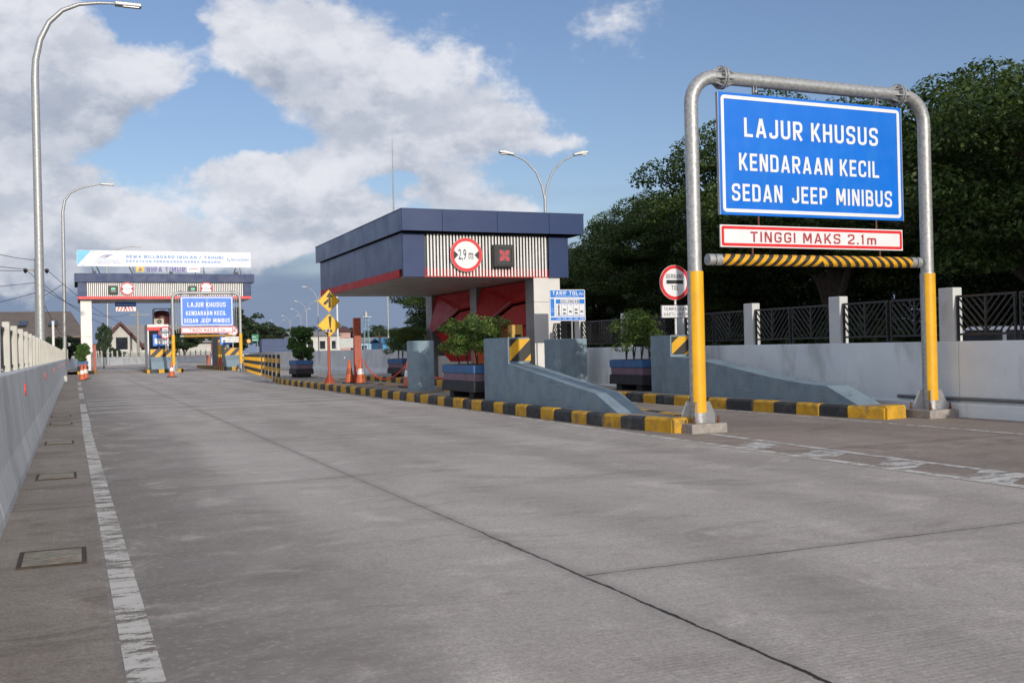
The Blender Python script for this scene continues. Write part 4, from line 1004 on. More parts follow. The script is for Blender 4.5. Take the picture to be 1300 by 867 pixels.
MB().cyl((12.25, 80, 2.3), (12.25, 80, 2.75), .03, 6).build('finial', black, wl)

# ------------------------------------------------------------------ toll canopies
def slats(b, x0, x1, y0, y1, z0, z1, pitch, w):
    n = int((x1-x0)/pitch); off = ((x1-x0)-(n*pitch-(pitch-w)))/2
    for i in range(n): b.box(x0+off+i*pitch, x0+off+i*pitch+w, y0, y1, z0, z1)
def canopy(g, X0, X1, Y0, Y1, zs, zf, zt, bx0, bx1, by0, by1, cw, pitch, nf, far=False):
    """body between zs and zf, overhanging fascia between zf and zt; front faces -Y"""
    ps = (X1-X0)/nf; f = MB()
    def seam_panels(x0, x1, y, side): pass
    g_ = .012
    f.box(X0+.02, X1-.02, Y0+.02, Y1-.02, zf+.02, zt-.02)
    f.build('roof_core', dark, g)
    fp = MB(); cuts = [X0, X0+ps*.5]+[X0+ps*(.5+i) for i in range(1, nf)]+[X1]
    if not far: cuts = [X0, 9.32, 10.95, 12.55, X1]
    for a, c in zip(cuts[:-1], cuts[1:]): fp.box(a+g_/2, c-g_/2, Y0-.02, Y0+.018, zf, zt)
    fp.build('fascia', navy, g)
    ny = max(3, round((Y1-Y0)/1.3)); 
    for x, s in ((X0, -1), (X1, 1)):
        sp = MB()
        for i in range(ny):
            a, c = Y0+(Y1-Y0)*i/ny, Y0+(Y1-Y0)*(i+1)/ny
            sp.box(min(x, x-s*.018), max(x, x-s*.018), a+g_/2 if i else Y0+.019, c-g_/2, zf, zt)
        sp.build('fascia', navy_side, g)
    # roof top and soffit of the overhang
    MB().box(X0-.01, X1+.01, Y0-.025, Y1, zt+.001, zt+.03).build('roof_trim', navy, g)
    # body
    tr = .20
    MB().box(bx0+.04, bx1-.04, by0+.12, by1-.04, zs+.03, zf).build('body_core', dark, g)
    for x0_, x1_ in ((bx0, bx0+cw), (bx1-cw, bx1)):
        MB().box(x0_, x1_, by0, by0+.1, zs+(tr if far else 0), zf-.03).build('corner_panel', navy, g)
    b = MB(); slats(b, bx0+cw+.01, bx1-cw-.01, by0+.01, by0+.05, zs+.02, zf-.05, pitch, pitch*.47); b.build('slat_screen', slat_m, g)
    MB().box(bx0+cw, bx1-cw, by0+.085, by0+.115, zs+.02, zf).build('slat_backing', mat('slat_backing', (.05, .055, .06), .4), g)
    MB().box(bx0+(0 if far else cw), bx1-(0 if far else cw), by0+(-.01 if far else .052), by0+.08, zs+.0, zs+(tr if far else .025)).build('red_trim', red, g)
    if not far: MB().box(bx0+cw, bx1-cw, by0+.07, by0+.084, zs+.03, zs+.24).build('red_strip', redpanel, g)
    nb = max(4, round((by1-by0)/1.25))
    for x, s in ((bx0, 1), (bx1, -1)):
        sp = MB(); rp_ = MB()
        for i in range(nb):
            a, c = by0+.1+(by1-by0-.1)*i/nb, by0+.1+(by1-by0-.1)*(i+1)/nb
            sp.box(min(x, x+s*.035), max(x, x+s*.035), a+(.005 if i else .001), c-.005, zs+.22, zf-.03)
            rp_.box(min(x-s*.01, x+s*.035), max(x-s*.01, x+s*.035), a+(.003 if i else .25), c-.003, zs+.0, zs+.215)
        sp.build('side_cladding', navy_side, g); rp_.build('red_side_trim', redpanel if not far else red, g)
    sp = MB(); sp.box(bx0, bx1, by1-.04, by1, zs+.02, zf); sp.build('rear_cladding', navy, g)
    so = MB(); n = int((by1-by0)/.3)
    for i in range(n): so.box(bx0+.04, bx1-.04, by0+.13+(by1-by0-.17)*i/n, by0+.13+(by1-by0-.17)*(i+1)/n-.012, zs+.005, zs+.029)
    so.build('soffit', soffit_m, g)
NB = thing('toll_booth_canopy', 'near toll gate building with navy canopy, white slats and red cladding, over the right lane', 'toll gate', (11, 31.5, 0))
canopy(NB, 8.16, 13.66, 26.5, 37.2, 3.23, 4.46, 5.03, 8.27, 13.28, 26.78, 36.95, .62, .0965, 4)
for y in (28.6, 31.4, 34.2):
    for x in (9.4, 11.2): MB().box(x-.3, x+.3, y-.08, y+.08, 3.215, 3.234).build('ceiling_light', lampglass, NB)
def clad_column(x0, x1, y0, y1, z0, z1, front, side, g, seam=1.17):
    z = z0; k = 0; f = MB(); s = MB()
    while z < z1-.01:
        zz = min(z+seam, z1)
        f.box(x0, x1, y0, y0+.03, z+.004, zz-.004); s.box(x0, x1, y0+.034, y1, z+.004, zz-.004); z = zz
    c = MB().box(x0+.02, x1-.02, y0+.02, y1-.02, z0, z1)
    o = s.build('column', side, g); f.build('column_front', front, o); c.build('column_core', dark, o)
clad_column(12.19, 13.02, 26.85, 27.45, .19, 3.23, tile, greypanel, NB)
clad_column(12.25, 12.95, 31.6, 32.2, .19, 3.23, greypanel, greypanel, NB)
clad_column(12.25, 12.95, 36.2, 36.9, .19, 3.23, greypanel, greypanel, NB)
def red_bay(y0, y1):
    """folded red cladding between two columns on the lane side: tilted facets with open slits between them"""
    xi, th = 12.42, .03; L = y1-y0
    def pt(u, z, o_): return (xi-o_, y0+u*L, z)
    facets = [[(0, 3.2, .0), (1, 3.2, .0), (1, 2.0, .28), (.86, 1.86, .30), (.30, 2.55, .16), (0, 2.62, .06)],
              [(0, 2.56, .02), (.30, 2.48, .10), (.80, 1.86, .20), (.0, 1.9, .02)],
              [(0, 1.86, .10), (.86, 1.82, .22), (.74, 1.32, .04), (0, 1.32, .02)],
              [(0, 1.28, .16), (.80, 1.28, .2), (.62, .78, .03), (0, .80, .02)]]
    for f_ in facets:
        b = MB(); P_ = [Vector(pt(*q)) for q in f_]; n = len(P_); c = sum(P_, Vector())/n
        b.poly(P_+[q+Vector((th, 0, 0)) for q in P_], [tuple(range(n)), tuple(range(2*n-1, n-1, -1))]+[((i+1) % n, i, n+i, n+(i+1) % n) for i in range(n)])
        b.build('red_cladding', redpanel, NB)
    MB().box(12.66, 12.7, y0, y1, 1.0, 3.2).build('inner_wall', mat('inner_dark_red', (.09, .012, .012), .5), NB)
    MB().box(12.45, 12.58, y0, y1, .19, .98).build('tiled_plinth', tile, NB)
    b = MB(); b.tube([pt(.82, 1.94, .31), pt(.30, 2.63, .18)], .012, 5); b.build('slit_glint', galv2, NB)  # pale rod imitating light that glints through the slit along the diagonal edge
red_bay(27.45, 31.6); red_bay(32.2, 36.2)
b = MB(); b.box(12.3, 12.62, 31.2, 31.4, .19, 2.0); b.build('door_frame', greypanel, NB)
ant = setp(MB().tube([(9.6, 32, 5.03), (9.6, 32, 6.6), (9.6, 32, 8.1)], [.03, .022, .008], 8).build('lightning_rod', galv2, origin=(9.6, 32, 5.03)), 'thin lightning rod standing on the near toll gate roof', 'lightning rod')
def width_sign(cx, zc, r, Y, label, s, tb):
    g = thing('width_limit_sign', label, 'sign', (cx, Y, zc), 'round width limit signs on toll gate canopies')
    MB().disc(cx, Y, zc, r, .012).build('disc', signwhite, g); MB().ring(cx, Y-.0035, zc, r*.8, r*.99, .003).build('border', red, g)
    b = MB()
    for sg in (-1, 1): b.prism([(cx+sg*r*.80, Y-.003, zc+.26*r), (cx+sg*r*.80, Y-.003, zc-.32*r), (cx+sg*r*.50, Y-.003, zc)], (0, .002, 0))
    b.build('arrow', letblack, g)
    text('lettering', s, (cx-tb[0]*r, cx+tb[1]*r, zc-tb[2]*r, zc+tb[3]*r), Y-.002, letblack, g, bold=.006, depth=.001)
    MB().box(cx-.03, cx+.03, Y+.012, Y+.09, zc-.3*r, zc+.3*r).build('bracket', galv2, g)
width_sign(10.08, 3.84, .475, 26.69, 'round 2,9 m width limit sign on the near toll canopy', '2,9 m', (.50, .42, .28, .36))
def lane_signal(cx, cz, w, Y, label, lit):
    g = thing('lane_signal', label, 'signal', (cx, Y, cz), 'lane signals on toll gate canopies')
    MB().box(cx-w, cx+w, Y, Y+.22, cz-w, cz+w).build('housing', black, g, bevel=.012)
    b = MB(); frame_rect(b, cx-w*.82, cx+w*.82, cz-w*.82, cz+w*.82, w*.12, .02, Y-.02, .02); b.build('bezel', mat('bezel_dark', (.03, .032, .035), .5), g)
    MB().box(cx-w*.5, cx+w*.5, Y-.006, Y, cz-w*.5, cz+w*.5).build('screen', mat('screen_dark', (.10, .10, .105), .3), g)
    L_ = MB()
    if lit == 'cross':
        for i in range(7):
            for j in range(7):
                if i in (j, 6-j) or abs(i-j) == 1 and False or abs(6-i-j) == 1 or abs(i-j) == 1:
                    if i == 3 and j == 3: continue
                    L_.prism([(cx+(i-3)*w*.14-.012, Y-.010, cz+(j-3)*w*.14-.024), (cx+(i-3)*w*.14+.012, Y-.010, cz+(j-3)*w*.14-.024), (cx+(i-3)*w*.14+.012, Y-.010, cz+(j-3)*w*.14+.024), (cx+(i-3)*w*.14-.012, Y-.010, cz+(j-3)*w*.14+.024)], (0, .004, 0))
        L_.build('lit_cross', redled, g)
    else:
        L_.box(cx-w*.42, cx+w*.42, Y-.010, Y-.006, cz+w*.12, cz+w*.42); L_.build('lit_arrow', greenled, g)
lane_signal(11.17, 3.82, .31, 26.55, 'black lane signal box with a red lit cross on the near toll canopy', 'cross')
# machines on the islands
cr = thing('card_reader', 'yellow ticket machine beside the front column of the near toll gate', 'ticket machine', (11.62, 27.0, .19))
MB().box(11.48, 11.82, 26.85, 27.2, .19, 1.88).build('cabinet', mat('machine_yellow', (.55, .33, .06), .5), cr, bevel=.03); MB().box(11.55, 11.75, 26.838, 26.849, 1.2, 1.6).build('screen', soot, cr)
MB().box(11.46, 11.84, 26.83, 27.22, .19, .5).build('base', greypanel, cr)
bmach = thing('barrier_machine', 'orange barrier machine under the near toll canopy behind the wide shrub', 'barrier machine', (11.72, 30, .19))
MB().box(11.55, 11.9, 29.8, 30.2, .19, 1.2).build('cabinet', orange, bmach, bevel=.03); MB().box(11.53, 11.92, 29.78, 30.22, 1.2, 1.26).build('cover', postred, bmach)

# far toll gate
FG = thing('toll_gate', 'far toll gate with navy canopy, slatted white front and a red lower edge', 'toll gate', (6.6, 84, 0))
canopy(FG, .08, 13.1, 82, 89, 5.5, 6.76, 7.38, .3, 12.85, 82.12, 88.8, .58, .135, 9, True)
clad_column(.45, 1.22, 82.6, 83.2, .1, 5.5, tile, greypanel, FG, 1.3)
clad_column(.45, 1.22, 87.6, 88.3, .1, 5.5, tile, greypanel, FG, 1.3)
b = MB(); b.box(1.0, 1.05, 83.2, 87.6, 2.6, 5.5); b.build('side_glass', glass_d, FG)
b = MB(); b.prism([(1.06, 83.3, 5.4), (1.06, 87.4, 5.4), (1.06, 83.6, 3.0)], (.02, 0, 0)); b.build('red_cladding', redpanel, FG)
clad_column(10.5, 11.2, 83, 83.6, .2, 5.5, greypanel, greypanel, FG, 1.3); clad_column(10.5, 11.2, 87.6, 88.2, .2, 5.5, greypanel, greypanel, FG, 1.3)
width_sign(3.72, 6.27, .49, 82.02, 'round width limit sign with black arrows on the far toll gate, left lane', '3,5 m', (.42, .42, .2, .2))
width_sign(9.45, 6.31, .49, 82.02, 'round width limit sign on the far toll gate just above its blue lane sign', '2,9 m', (.42, .42, .2, .2))
lane_signal(2.73, 6.18, .31, 81.9, 'lane signal with a green bar on the far toll gate, left lane', 'arrow')
lane_signal(8.43, 6.18, .31, 81.9, 'lane signal with a green bar half hidden behind the far pipe gantry', 'arrow')
hs = thing('overhead_lane_sign', 'blue overhead sign with red and white chevrons hanging under the far toll gate', 'sign', (3.65, 84, 4.7))
MB().box(2.9, 4.42, 83.98, 84.03, 5.02, 5.36).build('blue_panel', signblue, hs); MB().box(2.96, 4.4, 83.98, 84.03, 4.66, 5.015).build('white_panel', signwhite, hs)
b = MB()
for i in range(6):
    x = 3.02+i*.23; s = .22 if i < 3 else -.22
    b.prism([(x, 83.975, 4.68), (x+.09, 83.975, 4.68), (x+.09+s*.6, 83.975, 5.0), (x+s*.6, 83.975, 5.0)], (0, .003, 0))
b.build('red_chevrons', red, hs); text('lettering', 'TINGGI MAKS 4,20 M', (3.0, 4.32, 5.12, 5.24), 83.977, signwhite, hs, bold=.006)
for x in (3.1, 4.2): MB().cyl((x, 84, 5.36), (x, 84, 5.52), .015, 6).build('hanging_rod', galv2, hs)
bbd = thing('billboard', 'long white advertising billboard with pale blue text on the far toll gate roof', 'billboard', (6.6, 83.3, 7.4))
bx0, bx1, bz0, bz1, bY = .27, 13.05, 8.02, 9.24, 83.2
MB().prism(round_rect(bx0, bx1, bz0, bz1, .06, bY), (0, .12, 0)).build('panel', billwhite, bbd)
b = MB(); b.poly([(bx0+.02, bY-.004, bz0+.08), (bx0+1.02, bY-.004, bz1-.02), (bx0+.02, bY-.004, bz1-.02)], [(0, 1, 2)]); b.poly([(bx0+1.1, bY-.004, bz1-.2), (bx0+1.25, bY-.004, bz1-.03), (bx0+1.18, bY-.004, bz1-.03), (bx0+1.02, bY-.004, bz1-.2)], [(0, 1, 2, 3)])
b.poly([(bx0+.3, bY-.004, bz0+.03), (bx0+.45, bY-.004, bz0+.12), (bx0+.55, bY-.004, bz0+.12), (bx0+.42, bY-.004, bz0+.03)], [(0, 1, 2, 3)]); b.build('corner_graphic', billblue, bbd)
def fx(p): return bx0+(p-80)/(1097-80)*(bx1-bx0)
stroke_text('SEWA BILLBOARD (BULAN / TAHUN)', (fx(355), fx(928), 8.70, 8.90), bY-.006, billtext, bbd, t=.2, W=.72, gap=.26, word=.5)
stroke_text('DAPATKAN PENAWARAN HARGA MENARIK', (fx(355), fx(912), 8.36, 8.52), bY-.006, billtext, bbd, t=.2, W=.72, gap=.26, word=.5)
stroke_text('08114122587', (fx(976), fx(1088), 8.56, 8.72), bY-.006, billtext, bbd, t=.2, W=.72, gap=.26, word=.5)
text('lettering', 'Margautama Nusantara', (fx(186), fx(316), 8.44, 8.53), bY-.004, billtext, bbd); text('lettering', 'PT Makassar Metro Network', (fx(180), fx(324), 8.27, 8.36), bY-.004, purple, bbd)
b = MB()
for (p0, p1, hh) in ((195, 262, .34), (232, 285, .36), (215, 275, .30)):
    a0, a1 = fx(p0), fx(p1); pts_ = [(a0+(a1-a0)*t, bY-.006, 8.58+hh*math.sin(t*1.57)) for t in [i/10 for i in range(11)]]
    b.tube(pts_, [.004+.016*math.sin(math.pi*i/10) for i in range(11)], 5)
b.build('arc_emblem', purple, bbd)
b = MB(); px_ = fx(960); b.tube([(px_-.09, bY-.006, 8.76), (px_-.08, bY-.006, 8.66), (px_, bY-.006, 8.57), (px_+.10, bY-.006, 8.55)], [.04, .02, .02, .04], 6); b.build('phone_symbol', billtext, bbd)
for x in (1.3, 4.2, 9.4, 12.2): 
    MB().tube([(x, 83.4, 7.40), (x, 83.4, 8.05)], .035, 6).tube([(x, 83.4, 8.03), (x+.25, 84.4, 7.41)], .03, 6).build('strut', galv2, bbd)
for x in (1.6, 3.9, 9.0, 11.9): MB().tube([(x, 83.35, 8.1), (x+.28*(1 if x < 6 else -1), 82.9, 7.41)], .035, 6).build('front_brace', black, bbd)
MB().box(3.2, 5.8, 83.6, 84.4, 7.41, 7.48).box(6.9, 8.6, 83.6, 84.4, 7.41, 7.48).build('catwalk', white, bbd)
for x, l in ((1.45, 'first small black floodlight box on the far gate roof, below the billboard logo'), (6.9, 'middle small black floodlight box on the far gate roof under the station name'), (11.8, 'small black floodlight box at the right end of the far gate roof')):
    f = thing('floodlight', l, 'floodlight', (x, 82.3, 7.41), 'floodlights on the far gate roof'); MB().box(x-.12, x+.12, 82.2, 82.45, 7.43, 7.60).build('housing', black, f); MB().box(x-.03, x+.03, 82.3, 82.36, 7.405, 7.43).build('foot', galv2, f)
st = thing('station_name_sign', 'violet station name letters between a yellow emblem and a white plate under the billboard', 'sign', (6.7, 82.6, 7.41))
stroke_text('BIRA TIMUR', (5.15, 7.98, 7.60, 7.97), 82.5, purple, st, t=.2, W=.72, gap=.2, word=.3)
for o in st.children:
    if o.name.startswith('lettering'): o.modifiers.new('thick', 'SOLIDIFY').thickness = .05
b = MB().box(5.0, 8.1, 82.57, 82.6, 7.66, 7.70).box(5.0, 8.1, 82.57, 82.6, 7.84, 7.88); b.build('rail', galv2, st)
for x in (4.6, 5.6, 7.4, 8.5): MB().cyl((x, 82.6, 7.41), (x, 82.6, 7.86), .02, 6).build('support', galv2, st)
MB().box(4.4, 4.97, 82.49, 82.53, 7.58, 7.98).build('emblem_plate', logoy, st)
b = MB(); b.disc(4.68, 82.484, 7.86, .06, .004, 14); b.box(4.6, 4.66, 82.484, 82.488, 7.62, 7.8); b.box(4.7, 4.76, 82.484, 82.488, 7.62, 7.8); b.box(4.52, 4.86, 82.484, 82.488, 7.72, 7.76); b.build('emblem', purple, st)
MB().box(8.1, 9.05, 82.49, 82.53, 7.56, 7.98).build('logo_plate', billwhite, st)
b = MB(); b.tube([(8.2, 82.48, 7.7), (8.35, 82.48, 7.84), (8.5, 82.48, 7.88), (8.62, 82.48, 7.8)], [.004, .02, .02, .004], 5); b.build('logo_arc', purple, st)
b = MB(); b.tube([(8.5, 82.48, 7.74), (8.65, 82.48, 7.86), (8.8, 82.48, 7.87), (8.95, 82.48, 7.74)], [.004, .02, .02, .004], 5); b.build('logo_arc', red, st)

# far islands
kerb_run('kerb', [(4.75, 79), (4.75, 74.6)], .26, .2, .6); kerb_run('kerb', [(4.72, 74.58), (6.8, 74.58)][::-1], .26, .2, .5)
struct(MB().sheet([(4.9, 74.7), (6.95, 74.7), (6.95, 92), (4.9, 92)], .25).build('island', pave, kind='sheet'))
kerb_run('kerb', [(6.98, 74.6), (6.98, 92)][::-1], .26, .0001+.02, .6)
kerb_run('kerb', [(10.0, 77), (10.0, 95)][::-1], .26, .02, .55); kerb_run('kerb', [(9.98, 76.9), (11.9, 76.5)][::-1], .26, .2, .5)
struct(MB().sheet([(10.03, 77), (11.9, 76.8), (12.9, 95), (10.03, 95)], .25).build('island', pave, kind='sheet'))
kerb_run('kerb', [(.15, 78), (.9, 78.1), (1.45, 79), (1.55, 92)][::-1], .22, .2, .8)
struct(MB().sheet([(-.6, 78.2), (.9, 78.2), (1.38, 79.1), (1.5, 92), (-.6, 92)], .21).build('island', pave, kind='sheet'))
def far_cushion(x0, x1, y0, label, z0=.25):
    g = thing('crash_cushion', label, 'crash cushion', ((x0+x1)/2, y0, z0), 'concrete crash cushions')
    MB().prism([(x0, y0+1.2, z0-.005), (x0, y0+1.2, 1.66), (x0, y0, 1.66), (x0, y0, 1.1), (x0, y0-.5, .8), (x0, y0-.9, z0-.005)], (x1-x0, 0, 0)).build('concrete_body', bluegrey, g, bevel=.04)
    pm = stripe_mat('far_plate_stripes', 1.35, -1.0)
    MB().box(x0, x1, y0-.02, y0-.008, 1.12, 1.64).build('striped_plate', pm, g); return g
far_cushion(4.85, 6.6, 75.7, 'wide far crash cushion with four diagonal stripes on the island between the far lanes')
far_cushion(10.2, 11.35, 78, 'far crash cushion at the right edge of the far toll gate, behind the gantry post')
fb_ = thing('toll_booth', 'small white toll booth with red band on the island under the far toll gate', 'toll booth', (6, 86, .25))
b = MB().box(5.2, 6.75, 84, 87.5, .25, 1.5).box(5.2, 5.3, 84, 87.5, 1.5, 3.3).box(6.65, 6.75, 84, 87.5, 1.5, 3.3).box(5.3, 6.65, 87.3, 87.5, 1.5, 3.3).box(5.2, 6.75, 84, 87.5, 3.3, 3.62); b.build('wall', white, fb_)
MB().box(5.32, 6.63, 84.02, 84.06, 1.52, 3.28).build('window', glass_d, fb_); MB().box(5.19, 6.76, 83.97, 83.999, 3.15, 3.42).build('red_band', red, fb_)
ac = thing('air_conditioner', 'beige air conditioner unit on the roof of the far toll booth', 'air conditioner', (6.1, 85, 3.62))
MB().box(5.75, 6.5, 84.8, 85.2, 3.63, 4.1).build('casing', mat('beige_metal', (.45, .42, .34), .5), ac, bevel=.02); MB().ring(6.15, 84.79, 3.86, .05, .17, .01, 20).build('fan_grille', soot, ac)
wt = thing('water_tank', 'dark red rounded water tank above the far toll booth', 'water tank', (6.5, 87, 3.62))
MB().tube([(6.5, 87, 3.7), (6.5, 87, 4.55), (6.5, 87, 4.75), (6.5, 87, 4.82)], [.62, .62, .5, .2], 20).build('tank', mat('tank_maroon', (.10, .02, .02), .5), wt, smooth=True)
b = MB()
for dx in (-.62, .62): b.box(6.5+dx-.03, 6.5+dx+.03, 86.3, 86.36, 3.62, 4.95); b.box(6.5+dx-.03, 6.5+dx+.03, 87.6, 87.66, 3.62, 4.95)
b.box(5.85, 7.15, 86.3, 86.36, 4.9, 4.96); b.build('rack', rust, wt)
stop_sign(6.0, 77.2, 2.83, .46, 1.66, 'round toll gate sign over the far island crash cushion', (2.0, 2.28), .46)
stop_sign(10.85, 78.4, 2.9, .40, 1.66, 'round toll gate sign partly hidden behind the right post of the far gantry', (2.05, 2.5), .55)
for (x, yy, l) in ((5.65, 78.5, 'small blue tariff board behind the round sign on the far island'), (10.45, 79.3, 'small blue tariff board at the right side of the far toll gate')):
    f = thing('tariff_board', l, 'sign', (x, yy, .25), 'far blue tariff boards'); MB().box(x-.42, x+.42, yy, yy+.03, 1.9, 2.75).build('panel', signblue, f)
    MB().box(x-.30, x+.38, yy-.006, yy-.001, 2.05, 2.45).build('white_field', signwhite, f); MB().cyl((x, yy+.05, .25), (x, yy+.05, 2.6), .03, 8).build('post', galv2, f)
rb2 = thing('barrier_machine', 'slim red barrier post beside the left column of the far toll gate', 'barrier machine', (1.3, 80.2, .21)); MB().box(1.22, 1.42, 80.1, 80.35, .21, 2.1).build('cabinet', postred, rb2, bevel=.02); MB().box(1.2, 1.44, 80.08, 80.37, 2.1, 2.16).build('cover', rust, rb2)
rb3 = thing('barrier_machine', 'yellow and orange barrier machine beside the right column of the far toll gate', 'barrier machine', (10.1, 82, .25)); MB().box(10.2, 10.45, 81.6, 82.0, .25, 2.3).build('cabinet', str_yel, rb3, bevel=.02); MB().box(10.18, 10.47, 81.58, 82.02, .25, .9).build('base', orange, rb3)
planter('small blue topped planter beside the cones at the far left', (.5, 79.2, .2), sx=.38, sy=.4)
shrub('round clipped dark green bush at the foot of the far left column', (.5, 79.2, .85), .55, .55, 1.35, 21, n=150, m=leaf_ball, leaf=.13, ball=True)
bmf = thing('boom_barrier', 'red and white boom lying across the far road beyond the toll gate', 'boom barrier', (10, 100, 0))
MB().tube([(8.2, 104, 1.0), (12.0, 104.2, 1.05)], .06, 6).build('boom', mat('boom_white', (.7, .5, .48), .5), bmf); MB().box(11.9, 12.2, 104, 104.4, 0, 1.1).build('cabinet', postred, bmf)
gr = thing('guard_rail', 'metal guard rail curving along the far road beyond the toll gate', 'guard rail', (20, 150, 0))
gp = [(12.8, 108), (15.5, 121), (21, 137), (30, 153), (44, 171)]
b = MB(); prof_wall(b, gp, [(0, .45), (-.05, .55), (0, .62), (-.05, .7), (0, .8), (.02, .8), (.02, .45)]); b.build('rail', guard, gr)
for p, d in walk(gp, 3.0): MB().box(p.x-.03, p.x+.09, p.y-.05, p.y+.05, 0, .78).build('post', galv2, gr)

# ------------------------------------------------------------------ street lamps
def arm_lamp(label, x, y, pts, headdir, r0=.13):
    g = thing('street_lamp', label, 'street lamp', (x, y, 0), 'single arm street lamps on the left')
    n = len(pts); MB().tube([(px, y, pz) for px, pz in pts], [r0-(r0-.045)*i/(n-1) for i in range(n)], 14).build('pole', galv, g, smooth=True)
    px, pz = pts[-1]
    MB().box(px-.05, px+.95, y-.16, y+.16, pz-.09, pz+.07).build('lamp_head', galv2, g, bevel=.04); MB().box(px+.25, px+.85, y-.11, y+.11, pz-.105, pz-.091).build('lens', lampglass, g)
    MB().box(x-.2, x+.2, y-.2, y+.2, -.05, .25).build('plinth', basecon, g)
    return g
arm_lamp('tall galvanised street lamp nearest the camera, behind the left fence', -1.18, 43, [(-1.18, 0), (-1.18, 6), (-1.2, 11.9), (-1.17, 12.6), (-1.0, 13.4), (-.68, 14.1), (-.2, 14.62), (.4, 14.92), (1.1, 15.05), (1.75, 15.1)], 1, .17)
arm_lamp('thinner second street lamp beside the far toll gate', -.72, 88, [(-.72, 0), (-.68, 6), (-.66, 12.7), (-.5, 13.6), (-.1, 14.2), (.6, 14.6), (1.5, 14.85), (2.2, 15.0)], 1, .15)
arm_lamp('street lamp beyond the far toll gate, its arm showing over the billboard', 3.85, 139, [(3.85, 0), (3.9, 8), (3.95, 13), (4.2, 14), (4.9, 14.7), (6.2, 15.05), (7.1, 15.15)], 1, .15)
def twin_lamp(label, x, y, h, rz, first):
    g = thing('twin_street_lamp', label, 'street lamp', (x, y, 0), 'twin arm street lamps along the expressway')
    MB().tube([(x, y, 0), (x, y, h-2.2)], [.10, .07], 12).build('pole', galv2, g, smooth=True)
    for s in (-1, 1):
        pts_ = [(x, y, h-2.25), (x+s*.12, y, h-1.6), (x+s*.42, y, h-.85), (x+s*.95, y, h-.3), (x+s*1.6, y, h)]
        MB().tube(pts_, [.06, .055, .05, .045, .04], 10).build('arm', galv2, g, smooth=True)
        hd = MB().prism([(x+s*1.5, y-.12, h-.06), (x+s*2.25, y-.14, h+.07), (x+s*2.25, y-.14, h+.18), (x+s*1.95, y-.14, h+.19), (x+s*1.5, y-.12, h+.06)], (0, .27, 0)).build('lamp_head', galv2, g, bevel=.03)
        MB().box(x+s*1.95-.22, x+s*1.95+.22, y-.1, y+.1, h-.005, h+.03).build('lens', lampglass, g)
    g.rotation_euler = (0, 0, rz); return g
tl = twin_lamp('large twin arm street lamp rising behind the near toll canopy', 21.6, 46, 10.75, -.25, True)
for i, (x, y, l) in enumerate(((28.0, 96, 'white twin arm lamp pole standing under the near toll canopy edge'), (33.3, 151, 'twin arm street lamp just left of the yellow arrow signs'), (40.6, 194, 'second twin arm street lamp to the left of the arrow signs'),
                               (46.8, 230, 'third twin arm street lamp to the left of the arrow signs'), (52.5, 272, 'small twin arm street lamp above the rear planter'), (56, 310, 'far tiny twin arm street lamp left of the rear planter'), (60, 365, 'farthest tiny twin arm street lamp near the green road sign'))):
    copy_tree(tl, (x, y, 0), -.25+.03*i, l)
pl2 = thing('plain_pole', 'plain white pole behind the yellow arrow signs', 'pole', (33, 138, 0)); MB().tube([(33.8, 141, 0), (33.8, 141, 9)], [.14, .1], 10).build('shaft', white, pl2); MB().tube([(33.8, 141, 0), (33.8, 141, .8)], .22, 10).build('base', white, pl2)

# utility poles and wires on the left
up_ = thing('utility_pole', 'concrete utility pole with cross arm and black insulators behind the nearest lamp', 'utility pole', (-2.1, 70, 0))
MB().tube([(-2.1, 70, 0), (-2.1, 70, 7.4)], [.15, .11], 10).build('pole', utilpole, up_); MB().box(-2.8, -1.4, 69.84, 69.9, 6.62, 6.72).build('cross_arm', utilpole, up_)
for x in (-2.7, -1.5): MB().tube([(x, 69.9, 6.55), (x, 69.7, 6.65), (x, 69.5, 6.7)], [.09, .13, .07], 8).build('insulator', black, up_)
up2 = thing('utility_pole', 'second utility pole with short cross arm seen through the far toll gate', 'utility pole', (9.5, 175, 0)); MB().tube([(9.5, 175, 0), (9.5, 175, 8.2)], [.2, .15], 8).build('pole', utilpole, up2); MB().box(8.3, 11.2, 174.9, 175.1, 7.7, 7.85).build('cross_arm', utilpole, up2)
up3 = thing('plain_pole', 'short white pole standing behind the left fence before the warehouse', 'pole', (-1.9, 75, 0)); MB().tube([(-1.3, 75, 0), (-1.3, 75, 3.6)], .08, 8).build('shaft', white, up3); MB().cyl((-1.3, 75, 3.6), (-1.3, 75, 3.68), .1, 8).build('cap', white, up3)
up4 = thing('plain_pole', 'tall pale pole seen through the left lane of the far toll gate', 'pole', (8.6, 160, 0)); MB().tube([(8.6, 160, 0), (8.6, 160, 7.8)], [.22, .16], 8).build('shaft', utilpole, up4); MB().cyl((8.6, 160, 7.8), (8.6, 160, 7.9), .2, 8).build('cap', utilpole, up4)
def wire(label, p, q, sag, r=.018):
    p, q = Vector(p), Vector(q); n = 18
    pts_ = [p.lerp(q, k/n)-Vector((0, 0, sag*4*(k/n)*(1-k/n))) for k in range(n+1)]
    o = MB().tube(pts_, r, 5).build('power_cable', wire_m, origin=tuple(p)); return setp(o, label, 'cable', 'overhead power cables')
wire('upper cable from the sky at the left edge to the utility pole', (-2.1, 69.9, 7.3), (-9.0, 35, 8.6), 1.0)
wire('cable from the left insulator of the utility pole out of the photo', (-2.7, 69.6, 6.7), (-10, 36, 6.3), .4)
wire('second cable from the left insulator out of the photo, slightly lower', (-2.7, 69.6, 6.6), (-10, 38, 5.9), .5)
wire('cable from the right insulator running down behind the far toll gate', (-1.5, 69.6, 6.7), (4.5, 120, 5.0), .4)
wire('cable from the left insulator running to the far toll gate side', (-2.7, 69.6, 6.7), (4.5, 122, 4.2), .6)
